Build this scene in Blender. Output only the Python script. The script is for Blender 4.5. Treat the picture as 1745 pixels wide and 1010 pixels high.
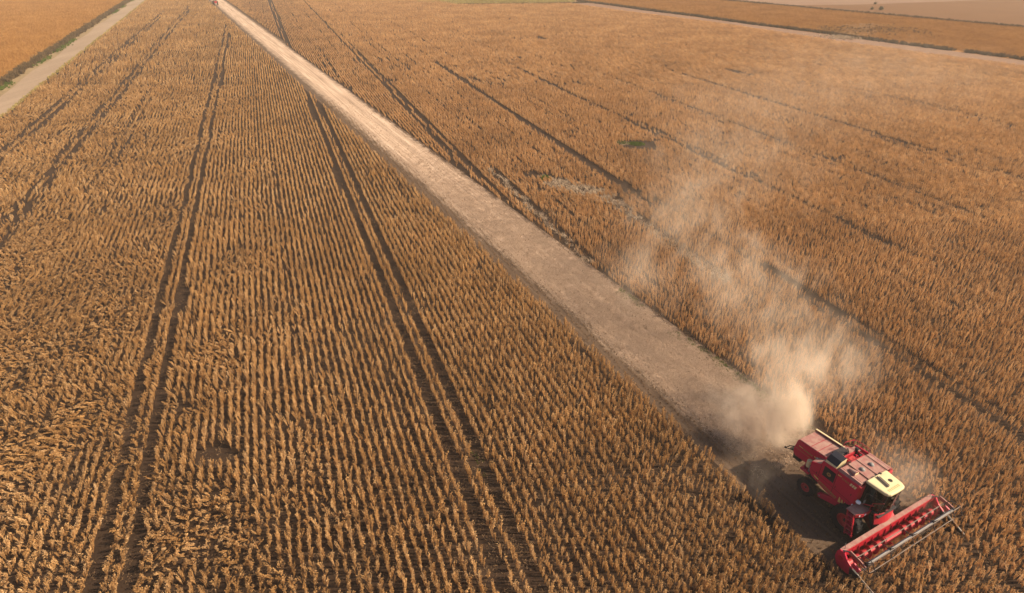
import bpy, bmesh, math, random
import numpy as np
from mathutils import Vector, Matrix, Euler

for o in list(bpy.data.objects):
    bpy.data.objects.remove(o)
SC = bpy.context.scene
COL = SC.collection
R = math.radians
rng = np.random.default_rng(7)
random.seed(7)

# ------------------------------------------------------------------ camera, sky, sun
CAM_H, PITCH = 27.0, math.atan(608 / 1033)
cam_d = bpy.data.cameras.new('camera')
cam = bpy.data.objects.new('camera', cam_d); COL.objects.link(cam)
cam.location = (0, 0, CAM_H)
cam.rotation_euler = (math.pi / 2 - PITCH, 0, 0)
cam_d.sensor_width = 36; cam_d.lens = 36 * 1033 / 1745
cam_d.clip_start = 0.5; cam_d.clip_end = 12000
SC.camera = cam

SUN_AZ, SUN_EL = 92.0, 36.0
w = bpy.data.worlds.new('World'); SC.world = w; w.use_nodes = True
nt = w.node_tree; nt.nodes.clear()
sky = nt.nodes.new('ShaderNodeTexSky'); sky.sky_type = 'NISHITA'; sky.sun_disc = False
sky.sun_elevation = R(SUN_EL); sky.sun_rotation = R(SUN_AZ); sky.dust_density = 3.0; sky.air_density = 1.0
bg = nt.nodes.new('ShaderNodeBackground'); bg.inputs['Strength'].default_value = 0.06
wo = nt.nodes.new('ShaderNodeOutputWorld')
nt.links.new(sky.outputs[0], bg.inputs[0]); nt.links.new(bg.outputs[0], wo.inputs[0])
sd = bpy.data.lights.new('sun', 'SUN'); sd.energy = 5.0; sd.angle = R(0.9); sd.color = (1.0, 0.82, 0.58)
sun = bpy.data.objects.new('sun', sd); COL.objects.link(sun)
sv = Vector((math.sin(R(SUN_AZ)) * math.cos(R(SUN_EL)), math.cos(R(SUN_AZ)) * math.cos(R(SUN_EL)), math.sin(R(SUN_EL))))
sun.rotation_euler = sv.to_track_quat('Z', 'Y').to_euler(); sun.location = sv * 100
SC.view_settings.view_transform = 'Standard'; SC.view_settings.look = 'None'
SC.view_settings.exposure = 0.96; SC.view_settings.gamma = 1.0
SC.cycles.max_bounces = 5; SC.cycles.diffuse_bounces = 3; SC.cycles.transparent_max_bounces = 12
SC.cycles.volume_bounces = 2; SC.cycles.volume_step_rate = 1.0; SC.cycles.volume_max_steps = 128

# ------------------------------------------------------------------ frames of reference
ROW_AZ = R(-20.7)                                   # direction of the crop rows
RD = np.array([math.sin(ROW_AZ), math.cos(ROW_AZ)]); RN = np.array([math.cos(ROW_AZ), -math.sin(ROW_AZ)])
HD = np.array([0.46669, -0.88442]); HW = np.array([-0.88442, -0.46669])     # heading of the combine, side it shows
CO = np.array([17.7516, 24.3324])                   # ground point between the combine's rear wheels
CROT = math.atan2(HD[1], HD[0])
def strip_local(x, y):
    dx, dy = x - CO[0], y - CO[1]
    return dx * HD[0] + dy * HD[1], -(dx * HW[0] + dy * HW[1])
def strip_world(lx, ly):
    return CO[0] + lx * HD[0] - ly * HW[0], CO[1] + lx * HD[1] - ly * HW[1]
def rows_world(q, s):
    return RN[0] * q + RD[0] * s, RN[1] * q + RD[1] * s
def road_right(s): return -46.1 - (s - 133) * 0.0305
def road_left(s): return -52.0 - (s - 155) * 0.0345
def verge_q(s): return -55.0 - (s - 167) * 0.030

# ------------------------------------------------------------------ materials
def new_mat(name):
    m = bpy.data.materials.new(name); m.use_nodes = True
    m.node_tree.nodes.clear()
    return m, m.node_tree.nodes, m.node_tree.links
def ramp(N, stops):
    r = N.new('ShaderNodeValToRGB'); e = r.color_ramp.elements
    while len(e) < len(stops): e.new(0.5)
    for k, (p, c) in enumerate(stops):
        e[k].position = p; e[k].color = (*c, 1)
    return r
def noise(N, L, vec, scale, detail=4, rough=0.55):
    n = N.new('ShaderNodeTexNoise'); n.inputs['Scale'].default_value = scale
    n.inputs['Detail'].default_value = detail; n.inputs['Roughness'].default_value = rough
    if vec is not None: L.new(vec, n.inputs['Vector'])
    return n
def math_node(N, L, op, a, b=None, clamp=False):
    m = N.new('ShaderNodeMath'); m.operation = op; m.use_clamp = clamp
    for k, v in enumerate((a, b)):
        if v is None: continue
        if isinstance(v, (int, float)): m.inputs[k].default_value = v
        else: L.new(v, m.inputs[k])
    return m.outputs[0]
def mixc(N, L, fac, a, b, mode='MIX'):
    m = N.new('ShaderNodeMix'); m.data_type = 'RGBA'; m.blend_type = mode
    for sock, v in ((m.inputs[0], fac), (m.inputs[6], a), (m.inputs[7], b)):
        if isinstance(v, (int, float)): sock.default_value = v
        elif isinstance(v, tuple): sock.default_value = (*v, 1)
        else: L.new(v, sock)
    return m.outputs[2]

def crop_mat(name, dark, mid, light, transl=0.28, field=0.35, grey=False):
    """dry plant matter: colour differs from plant to plant and drifts over the field"""
    m, N, L = new_mat(name)
    oi = N.new('ShaderNodeObjectInfo'); geo = N.new('ShaderNodeNewGeometry')
    r = ramp(N, [(0.0, dark), (0.5, mid), (1.0, light)])
    n2 = noise(N, L, geo.outputs['Position'], 0.09, 3)
    n3 = noise(N, L, geo.outputs['Position'], 9.0, 1)
    a = math_node(N, L, 'MULTIPLY', oi.outputs['Random'], 0.42)
    b = math_node(N, L, 'MULTIPLY', math_node(N, L, 'SUBTRACT', n2.outputs[0], 0.25), field * 1.9)
    c = math_node(N, L, 'MULTIPLY', n3.outputs[0], 0.42)
    s = math_node(N, L, 'ADD', math_node(N, L, 'ADD', a, b), c)
    L.new(math_node(N, L, 'SUBTRACT', s, 0.10), r.inputs[0])
    col = r.outputs[0]
    if grey:                                # weathered, greyer stand in drifts and on single plants
        n4 = noise(N, L, geo.outputs['Position'], 0.33, 4, 0.65)
        wn = N.new('ShaderNodeTexWhiteNoise'); wn.noise_dimensions = '1D'; L.new(oi.outputs['Random'], wn.inputs['W'])
        g1 = math_node(N, L, 'MULTIPLY', math_node(N, L, 'SUBTRACT', n4.outputs[0], 0.48), 3.2, True)
        g2 = math_node(N, L, 'GREATER_THAN', wn.outputs[0], 0.86)
        gf = math_node(N, L, 'MULTIPLY', math_node(N, L, 'MAXIMUM', g1, g2), 0.28)
        hs = N.new('ShaderNodeHueSaturation'); hs.inputs['Saturation'].default_value = 0.62; hs.inputs['Hue'].default_value = 0.508; hs.inputs['Value'].default_value = 0.92; L.new(col, hs.inputs['Color'])
        col = mixc(N, L, gf, col, hs.outputs[0])
    df = N.new('ShaderNodeBsdfDiffuse'); tr = N.new('ShaderNodeBsdfTranslucent'); mx = N.new('ShaderNodeMixShader')
    mx.inputs[0].default_value = transl
    L.new(col, df.inputs[0]); L.new(col, tr.inputs[0])
    L.new(df.outputs[0], mx.inputs[1]); L.new(tr.outputs[0], mx.inputs[2])
    o = N.new('ShaderNodeOutputMaterial'); L.new(mx.outputs[0], o.inputs[0])
    return m

def ground_mat(name, stops, s1, s2, bump=0.3, stretch=None, bdist=0.05):
    m, N, L = new_mat(name)
    geo = N.new('ShaderNodeNewGeometry'); vec = geo.outputs['Position']
    if stretch:
        mp = N.new('ShaderNodeMapping'); L.new(vec, mp.inputs[0])
        mp.inputs['Rotation'].default_value = (0, 0, stretch[0]); mp.inputs['Scale'].default_value = (stretch[1], stretch[2], 1)
        vec = mp.outputs[0]
    n1 = noise(N, L, vec, s1, 5, 0.62); n2 = noise(N, L, geo.outputs['Position'], s2, 4, 0.7)
    f = math_node(N, L, 'ADD', math_node(N, L, 'MULTIPLY', n1.outputs[0], 0.55), math_node(N, L, 'MULTIPLY', n2.outputs[0], 0.45))
    r = ramp(N, stops); L.new(f, r.inputs[0])
    b = N.new('ShaderNodeBsdfPrincipled'); b.inputs['Roughness'].default_value = 0.95
    b.inputs['Specular IOR Level'].default_value = 0.15
    L.new(r.outputs[0], b.inputs['Base Color'])
    bp = N.new('ShaderNodeBump'); bp.inputs['Strength'].default_value = bump; bp.inputs['Distance'].default_value = bdist
    L.new(n2.outputs[0], bp.inputs['Height']); L.new(bp.outputs[0], b.inputs['Normal'])
    o = N.new('ShaderNodeOutputMaterial'); L.new(b.outputs[0], o.inputs[0])
    return m

def paint_mat(name, col, dust=0.25, rough=0.4, dust_col=(0.42, 0.27, 0.2), metal=0.0, scale=3.0):
    """paint or metal under uneven field dust, thicker on faces that look up"""
    m, N, L = new_mat(name)
    geo = N.new('ShaderNodeNewGeometry'); tc = N.new('ShaderNodeTexCoord')
    n1 = noise(N, L, tc.outputs['Object'], scale, 6, 0.65); n2 = noise(N, L, tc.outputs['Object'], scale * 9, 3, 0.6)
    sx = N.new('ShaderNodeSeparateXYZ'); L.new(geo.outputs['Normal'], sx.inputs[0])
    up = math_node(N, L, 'MAXIMUM', sx.outputs[2], 0.0)
    up = math_node(N, L, 'MULTIPLY_ADD', up, 0.75); up.node.inputs[2].default_value = 0.25
    nn = math_node(N, L, 'ADD', math_node(N, L, 'MULTIPLY', n1.outputs[0], 0.7), math_node(N, L, 'MULTIPLY', n2.outputs[0], 0.3))
    nn = math_node(N, L, 'MULTIPLY', math_node(N, L, 'SUBTRACT', nn, 0.22), 2.6, True)
    fac = math_node(N, L, 'MULTIPLY', math_node(N, L, 'MULTIPLY', nn, up), dust * 1.6, True)
    c = mixc(N, L, fac, col, dust_col)
    b = N.new('ShaderNodeBsdfPrincipled'); b.inputs['Metallic'].default_value = metal
    L.new(c, b.inputs['Base Color']); b.inputs['Specular IOR Level'].default_value = 0.3
    rr = math_node(N, L, 'MULTIPLY_ADD', fac, 0.5, True); rr.node.inputs[2].default_value = rough
    L.new(rr, b.inputs['Roughness'])
    o = N.new('ShaderNodeOutputMaterial'); L.new(b.outputs[0], o.inputs[0])
    return m

M = {}
M['soy'] = crop_mat('dry_soybean', (0.19, 0.095, 0.034), (0.50, 0.285, 0.115), (0.84, 0.57, 0.29), 0.35, grey=True)
M['soy_right'] = crop_mat('dry_soybean_dense', (0.22, 0.108, 0.042), (0.53, 0.295, 0.125), (0.82, 0.53, 0.265), 0.38, grey=True)
M['soy_orange'] = crop_mat('dry_soybean_orange', (0.21, 0.095, 0.022), (0.37, 0.185, 0.05), (0.50, 0.285, 0.10), field=0.45)
M['straw'] = crop_mat('chopped_straw', (0.23, 0.155, 0.105), (0.47, 0.34, 0.25), (0.78, 0.60, 0.46), 0.15, 0.12)
M['stubble'] = crop_mat('stubble', (0.08, 0.046, 0.024), (0.21, 0.13, 0.072), (0.40, 0.27, 0.16), 0.1)
M['pale_grass'] = crop_mat('pale_grass', (0.28, 0.20, 0.13), (0.50, 0.38, 0.27), (0.68, 0.55, 0.41), 0.2)
M['green'] = crop_mat('green_weed', (0.045, 0.072, 0.012), (0.085, 0.13, 0.02), (0.14, 0.18, 0.04), 0.3)
M['dark_weed'] = crop_mat('dark_weed', (0.05, 0.033, 0.018), (0.11, 0.075, 0.04), (0.24, 0.16, 0.08), 0.2)
M['olive'] = crop_mat('olive_grass', (0.20, 0.15, 0.05), (0.36, 0.28, 0.10), (0.50, 0.42, 0.20), 0.2)
M['soil'] = ground_mat('soil', [(0.25, (0.018, 0.010, 0.006)), (0.55, (0.038, 0.022, 0.0135)), (0.85, (0.085, 0.05, 0.03))], 0.5, 7.0, 0.8)
M['stubble_soil'] = ground_mat('stubble_soil', [(0.25, (0.085, 0.055, 0.038)), (0.5, (0.165, 0.107, 0.072)), (0.8, (0.31, 0.21, 0.14))], 0.7, 6.0, 0.6)
M['road'] = ground_mat('dirt_road', [(0.25, (0.18, 0.125, 0.085)), (0.5, (0.265, 0.19, 0.132)), (0.8, (0.36, 0.265, 0.19))], 0.22, 1.6, 0.2, (-ROW_AZ, 1.0, 0.12))
M['verge'] = ground_mat('verge_soil', [(0.3, (0.14, 0.10, 0.055)), (0.55, (0.24, 0.17, 0.09)), (0.8, (0.34, 0.26, 0.15))], 0.25, 2.0, 0.3)
M['far_soil'] = ground_mat('far_field', [(0.25, (0.26, 0.14, 0.06)), (0.5, (0.33, 0.185, 0.08)), (0.8, (0.42, 0.25, 0.12))], 0.03, 0.6, 0.3)
M['orange_soil'] = ground_mat('orange_field', [(0.25, (0.20, 0.088, 0.02)), (0.5, (0.27, 0.12, 0.028)), (0.8, (0.34, 0.16, 0.045))], 0.05, 0.9, 0.4)
M['pink_soil'] = ground_mat('bare_field', [(0.25, (0.15, 0.086, 0.056)), (0.5, (0.195, 0.115, 0.075)), (0.8, (0.25, 0.155, 0.105))], 0.03, 0.4, 0.2)
M['gold_field'] = ground_mat('harvested_field', [(0.25, (0.10, 0.042, 0.012)), (0.5, (0.13, 0.057, 0.017)), (0.8, (0.165, 0.078, 0.027))], 0.03, 0.5, 0.2)
M['grass_field'] = ground_mat('grass_field', [(0.25, (0.14, 0.11, 0.045)), (0.5, (0.24, 0.195, 0.08)), (0.8, (0.34, 0.28, 0.14))], 0.12, 0.9, 0.4)
M['red'] = paint_mat('red_paint', (0.44, 0.002, 0.042), 0.05, 0.42)
M['red_dusty'] = paint_mat('red_paint_dusty', (0.20, 0.016, 0.028), 0.62, 0.55, (0.34, 0.21, 0.175), scale=3.2)
M['red_bright'] = paint_mat('red_paint_bright', (0.36, 0.003, 0.018), 0.09, 0.45)
M['black'] = paint_mat('black_rubber', (0.009, 0.009, 0.011), 0.06, 0.7, (0.12, 0.08, 0.06))
M['dark'] = paint_mat('dark_metal', (0.014, 0.014, 0.018), 0.10, 0.45, (0.12, 0.08, 0.06))
M['tyre'] = paint_mat('tyre_rubber', (0.009, 0.009, 0.012), 0.10, 0.85, (0.10, 0.07, 0.045))
M['cream'] = paint_mat('cream_plastic', (0.60, 0.51, 0.30), 0.12, 0.5, (0.62, 0.47, 0.28), scale=2.0)
M['grey'] = paint_mat('grey_metal', (0.17, 0.17, 0.175), 0.2, 0.5, (0.24, 0.18, 0.14), 0.1)
M['steel'] = paint_mat('worn_steel', (0.15, 0.13, 0.125), 0.3, 0.4, (0.34, 0.24, 0.17), 0.6)
M['gold'] = paint_mat('gold_decal', (0.62, 0.42, 0.14), 0.15, 0.5)
M['gold_faded'] = paint_mat('faded_decal', (0.30, 0.15, 0.05), 0.2, 0.5)
M['navy'] = paint_mat('intake_screen', (0.009, 0.011, 0.022), 0.05, 0.5, (0.1, 0.075, 0.06))
M['lamp'] = paint_mat('lamp_glass', (0.75, 0.78, 0.85), 0.05, 0.12)
M['seat'] = paint_mat('seat_fabric', (0.035, 0.05, 0.06), 0.1, 0.9)
M['teal'] = paint_mat('teal_part', (0.10, 0.35, 0.34), 0.1, 0.5)
def glass_mat():
    m, N, L = new_mat('cab_glass')
    t = N.new('ShaderNodeBsdfTransparent'); t.inputs[0].default_value = (0.62, 0.72, 0.68, 1)
    g = N.new('ShaderNodeBsdfGlossy'); g.inputs['Roughness'].default_value = 0.06
    fr = N.new('ShaderNodeFresnel'); fr.inputs[0].default_value = 1.5
    mx = N.new('ShaderNodeMixShader'); L.new(fr.outputs[0], mx.inputs[0]); L.new(t.outputs[0], mx.inputs[1]); L.new(g.outputs[0], mx.inputs[2])
    o = N.new('ShaderNodeOutputMaterial'); L.new(mx.outputs[0], o.inputs[0]); return m
M['glass'] = glass_mat()

# ------------------------------------------------------------------ mesh helpers
class MB:
    def __init__(s): s.v = []; s.f = []; s.m = []
    def add(s, vs, fs, mi=0):
        b = len(s.v); s.v += [tuple(map(float, p)) for p in vs]; s.f += [tuple(b + i for i in f) for f in fs]; s.m += [mi] * len(fs); return s
    def box(s, c, d, rot=None, mi=0):
        hx, hy, hz = d[0] / 2, d[1] / 2, d[2] / 2
        vs = [Vector((x * hx, y * hy, z * hz)) for z in (-1, 1) for y in (-1, 1) for x in (-1, 1)]
        if rot: e = Euler(rot).to_matrix(); vs = [e @ v for v in vs]
        vs = [v + Vector(c) for v in vs]
        return s.add(vs, [(0, 2, 3, 1), (4, 5, 7, 6), (0, 1, 5, 4), (2, 6, 7, 3), (0, 4, 6, 2), (1, 3, 7, 5)], mi)
    def prism(s, poly, a, b, axis='y', mi=0):
        n = len(poly)
        f = {'y': lambda p, t: (p[0], t, p[1]), 'x': lambda p, t: (t, p[0], p[1]), 'z': lambda p, t: (p[0], p[1], t)}[axis]
        vs = [f(p, a) for p in poly] + [f(p, b) for p in poly]
        return s.add(vs, [tuple(range(n))[::-1], tuple(range(n, 2 * n))] + [(i, (i + 1) % n, n + (i + 1) % n, n + i) for i in range(n)], mi)
    def tube(s, p0, p1, r0, r1=None, n=8, mi=0, cap=True):
        r1 = r0 if r1 is None else r1
        p0, p1 = Vector(p0), Vector(p1); q = (p1 - p0).to_track_quat('Z', 'Y')
        ring = lambda p, r: [p + q @ Vector((r * math.cos(2 * math.pi * k / n), r * math.sin(2 * math.pi * k / n), 0)) for k in range(n)]
        fs = [(k, (k + 1) % n, n + (k + 1) % n, n + k) for k in range(n)]
        if cap: fs += [tuple(range(n))[::-1], tuple(range(n, 2 * n))]
        return s.add(ring(p0, r0) + ring(p1, r1), fs, mi)
    def path(s, pts, r, n=6, mi=0):
        for a, b in zip(pts[:-1], pts[1:]): s.tube(a, b, r, r, n, mi)
        return s
    def lathe(s, prof, c, n=28, axis='y', mi=0, close=False):
        vs = []
        for (r, h) in prof:
            for k in range(n):
                t = 2 * math.pi * k / n
                p = {'y': (r * math.cos(t), h, r * math.sin(t)), 'z': (r * math.cos(t), r * math.sin(t), h), 'x': (h, r * math.cos(t), r * math.sin(t))}[axis]
                vs.append((p[0] + c[0], p[1] + c[1], p[2] + c[2]))
        m = len(prof); fs = []
        for i in range(m - (0 if close else 1)):
            j = (i + 1) % m
            for k in range(n): fs.append((i * n + k, i * n + (k + 1) % n, j * n + (k + 1) % n, j * n + k))
        return s.add(vs, fs, mi)
    def build(s, name, mats, parent=None, bevel=0.0, smooth=False, loc=None):
        me = bpy.data.meshes.new(name); me.from_pydata(s.v, [], s.f); 
        mats = mats if isinstance(mats, (list, tuple)) else [mats]
        for k in mats: me.materials.append(M[k])
        me.polygons.foreach_set('material_index', s.m)
        bm = bmesh.new(); bm.from_mesh(me)
        bmesh.ops.recalc_face_normals(bm, faces=bm.faces)
        if bevel > 0:
            ed = [e for e in bm.edges if len(e.link_faces) == 2 and e.calc_face_angle(0) > 0.5]
            bmesh.ops.bevel(bm, geom=ed, offset=bevel, segments=2, affect='EDGES', profile=0.6, clamp_overlap=True)
        bm.to_mesh(me); bm.free()
        if smooth: me.polygons.foreach_set('use_smooth', [True] * len(me.polygons))
        o = bpy.data.objects.new(name, me); COL.objects.link(o)
        if parent is not None: o.parent = parent
        if loc is not None: o.location = loc
        return o
def tag(o, label=None, cat=None, group=None, kind=None):
    for k, v in (('label', label), ('category', cat), ('group', group), ('kind', kind)):
        if v: o[k] = v
    return o
def empty(name, loc, rz=0.0, parent=None):
    o = bpy.data.objects.new(name, None); COL.objects.link(o); o.location = loc; o.rotation_euler = (0, 0, rz)
    o.empty_display_size = 0.3
    if parent: o.parent = parent
    return o

# ------------------------------------------------------------------ smooth lattice noise for layouts
_lat = rng.random((256, 256))
def vnoise(x, y, scale, ox=0.0, oy=0.0):
    x = np.asarray(x) / scale + 57.3 + ox; y = np.asarray(y) / scale + 91.7 + oy
    xi = np.floor(x).astype(int); yi = np.floor(y).astype(int); fx = x - xi; fy = y - yi
    fx = fx * fx * (3 - 2 * fx); fy = fy * fy * (3 - 2 * fy)
    g = lambda a, b: _lat[a & 255, b & 255]
    return (g(xi, yi) * (1 - fx) + g(xi + 1, yi) * fx) * (1 - fy) + (g(xi, yi + 1) * (1 - fx) + g(xi + 1, yi + 1) * fx) * fy
def fbm(x, y, scale, ox=0.0):
    return 0.55 * vnoise(x, y, scale, ox) + 0.3 * vnoise(x, y, scale / 2.3, ox + 11) + 0.15 * vnoise(x, y, scale / 5.1, ox + 23)
def project(x, y, z=0.3):
    C, S = math.cos(PITCH), math.sin(PITCH); dz = z - CAM_H
    zc = y * C - dz * S; v = (-dz * C - y * S)
    return x / np.maximum(zc, 0.1) * 1033 / 872.5, v / np.maximum(zc, 0.1) * 1033 / 505, zc
def in_view(x, y, m=1.16):
    u, v, zc = project(x, y); return (np.abs(u) < m) & (v < m + 0.06) & (v > -1.32) & (zc > 1)

# ------------------------------------------------------------------ setting: ground sheets
def sheet(name, pts, mat, z, sub=0):
    b = MB(); b.add([(x, y, z) for x, y in pts], [tuple(range(len(pts)))]); o = b.build(name, mat)
    me = o.data
    if me.polygons[0].normal.z < 0: me.flip_normals()
    return tag(o, kind='structure')
def strip_sheet(name, left, right, mat, z):
    n = len(left); b = MB()
    b.add([(*p, z) for p in left] + [(*p, z) for p in right], [(i, i + 1, n + i + 1, n + i) for i in range(n - 1)])
    o = b.build(name, mat)
    if o.data.polygons[0].normal.z < 0: o.data.flip_normals()
    return tag(o, kind='structure')
def lerp_line(a, b, n=24): return [(a[0] + (b[0] - a[0]) * k / (n - 1), a[1] + (b[1] - a[1]) * k / (n - 1)) for k in range(n)]

sheet('ground', [(-6000, -3000), (6000, -3000), (6000, 8000), (-6000, 8000)], 'far_soil', 0.0)
EA, EB = np.array([37.0, 331.8]), np.array([131.4, 164.7])          # boundary track of the right-hand field
ed = (EB - EA) / np.linalg.norm(EB - EA); en = np.array([-ed[1], ed[0]])   # en points away from the camera, to the right
def edge_pt(t, off): p = EA + ed * t + en * off; return (float(p[0]), float(p[1]))
def edge_off(x, y): return (x - EA[0]) * en[0] + (y - EA[1]) * en[1]
def edge_t(x, y): return (x - EA[0]) * ed[0] + (y - EA[1]) * ed[1]
FA, FB = np.array([105.7, 348.7]), np.array([181.0, 232.8])
fd = (FB - FA) / np.linalg.norm(FB - FA); fn = np.array([-fd[1], fd[0]])
def f2_off(x, y): return (x - FA[0]) * fn[0] + (y - FA[1]) * fn[1]
def f2_pt(t, off): p = FA + fd * t + fn * off; return (float(p[0]), float(p[1]))
# soil under the standing crop, both sides of the swath
sheet('field_soil', [rows_world(-46.5, -30), edge_pt(420, -1.0), edge_pt(0, -1.0), (19.4, 328.6), (-26.1, 322.4), (-60, 375), (-80, 420), rows_world(-58, 520)], 'soil', 0.004)
L_ = [strip_world(x, -4.05 + 0.0 * x) for x in np.linspace(-420, 4.6, 60)]
R_ = [strip_world(x, 3.85 + (0.9 if x < -190 else 0)) for x in np.linspace(-420, 4.6, 60)]

def strip_material():
    """cut ground: brown stubble soil with a ragged band of pale chopped straw laid along its length"""
    m, N, L = new_mat('swath_ground')
    geo = N.new('ShaderNodeNewGeometry'); mp = N.new('ShaderNodeMapping'); mp.vector_type = 'TEXTURE'
    mp.inputs['Location'].default_value = (CO[0], CO[1], 0); mp.inputs['Rotation'].default_value = (0, 0, CROT)
    L.new(geo.outputs['Position'], mp.inputs[0])
    sx = N.new('ShaderNodeSeparateXYZ'); L.new(mp.outputs[0], sx.inputs[0])
    lx, ly = sx.outputs[0], sx.outputs[1]
    n1 = noise(N, L, mp.outputs[0], 0.55, 6, 0.7); n2 = noise(N, L, mp.outputs[0], 11.0, 6, 0.82)
    mp2 = N.new('ShaderNodeMapping'); L.new(mp.outputs[0], mp2.inputs[0]); mp2.inputs['Scale'].default_value = (0.07, 3.0, 1)
    n3 = noise(N, L, mp2.outputs[0], 1.0, 4, 0.6)
    ragged = math_node(N, L, 'MULTIPLY', math_node(N, L, 'SUBTRACT', n1.outputs[0], 0.5), 3.0)
    yy = math_node(N, L, 'ADD', ly, ragged)
    lo = N.new('ShaderNodeMapRange'); L.new(yy, lo.inputs[0]); lo.inputs[1].default_value = -2.9; lo.inputs[2].default_value = -1.3
    hi = N.new('ShaderNodeMapRange'); L.new(yy, hi.inputs[0]); hi.inputs[1].default_value = 3.9; hi.inputs[2].default_value = 2.9
    en_ = N.new('ShaderNodeMapRange'); L.new(math_node(N, L, 'ADD', lx, ragged), en_.inputs[0]); en_.inputs[1].default_value = -3.5; en_.inputs[2].default_value = -9.5
    mask = math_node(N, L, 'MULTIPLY', math_node(N, L, 'MULTIPLY', lo.outputs[0], hi.outputs[0]), en_.outputs[0])
    fs = math_node(N, L, 'ADD', math_node(N, L, 'MULTIPLY', n2.outputs[0], 0.45), math_node(N, L, 'MULTIPLY', n3.outputs[0], 0.55))
    straw = ramp(N, [(0.34, (0.20, 0.135, 0.093)), (0.5, (0.43, 0.305, 0.22)), (0.68, (0.66, 0.50, 0.38))]); L.new(fs, straw.inputs[0])
    soil = ramp(N, [(0.3, (0.045, 0.028, 0.019)), (0.5, (0.095, 0.062, 0.042)), (0.75, (0.19, 0.13, 0.085))]); L.new(fs, soil.inputs[0])
    trk = None
    for yc in (-1.45, 1.35):        # wheel tracks press the straw into the soil
        dd = math_node(N, L, 'ABSOLUTE', math_node(N, L, 'SUBTRACT', math_node(N, L, 'ADD', ly, math_node(N, L, 'MULTIPLY', ragged, .12)), yc))
        mr = N.new('ShaderNodeMapRange'); L.new(dd, mr.inputs[0]); mr.inputs[1].default_value = .38; mr.inputs[2].default_value = .12; mr.inputs[3].default_value = 0; mr.inputs[4].default_value = .5
        trk = mr.outputs[0] if trk is None else math_node(N, L, 'MAXIMUM', trk, mr.outputs[0])
    mask = math_node(N, L, 'MULTIPLY', mask, math_node(N, L, 'SUBTRACT', 1.0, math_node(N, L, 'MULTIPLY', trk, n2.outputs[0])))
    c = mixc(N, L, mask, soil.outputs[0], straw.outputs[0])
    b = N.new('ShaderNodeBsdfPrincipled'); b.inputs['Roughness'].default_value = 0.95; b.inputs['Specular IOR Level'].default_value = 0.1
    L.new(c, b.inputs['Base Color'])
    bp = N.new('ShaderNodeBump'); bp.inputs['Strength'].default_value = 0.7; bp.inputs['Distance'].default_value = 0.06
    L.new(fs, bp.inputs['Height']); L.new(bp.outputs[0], b.inputs['Normal'])
    o = N.new('ShaderNodeOutputMaterial'); L.new(b.outputs[0], o.inputs[0]); return m
M['swath'] = strip_material()
strip_sheet('harvested_swath', L_, R_, 'swath', 0.008)
ss = np.linspace(60, 560, 50)
strip_sheet('dirt_road', [rows_world(road_left(s) + 0.5 * math.sin(s * .13), s) for s in ss], [rows_world(road_right(s) + 0.35 * math.sin(s * .1), s) for s in ss], 'road', 0.012)
strip_sheet('road_verge', [rows_world(verge_q(s) - 2.0, s) for s in ss], [rows_world(road_left(s) + 0.8, s) for s in ss], 'verge', 0.006)
strip_sheet('left_field_soil', [rows_world(verge_q(s) - 320, s) for s in ss], [rows_world(verge_q(s) - 1.0, s) for s in ss], 'orange_soil', 0.004)
tt = np.linspace(-20, 420, 30)
strip_sheet('boundary_track', [edge_pt(t, -13.5) for t in tt], [edge_pt(t, 1.8 + 0.4 * math.sin(t * .05)) for t in tt], 'pink_soil', 0.012)
strip_sheet('far_field_soil', [edge_pt(t, 1.2) for t in np.linspace(0, 520, 12)], [f2_pt(t, 0.0) for t in np.linspace(-30, 520, 12)], 'orange_soil', 0.006)
sheet('harvested_field', [f2_pt(-60, 0.5), f2_pt(620, 0.5), f2_pt(620, 420), f2_pt(-60, 420)], 'gold_field', 0.008)
sheet('bare_field', [(100, 362), (119, 348.7), (129, 320.5), (163, 323.5), (186, 329.5), (245, 349), (420, 420), (300, 900), (-60, 900), (20, 480)], 'pink_soil', 0.012)
sheet('grass_patch', [(-41.8, 348.7), (-26.1, 322.4), (0, 325.2), (19.4, 328.0), (36.5, 333.0), (25, 352), (0, 395), (-70, 400)], 'grass_field', 0.016)

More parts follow.
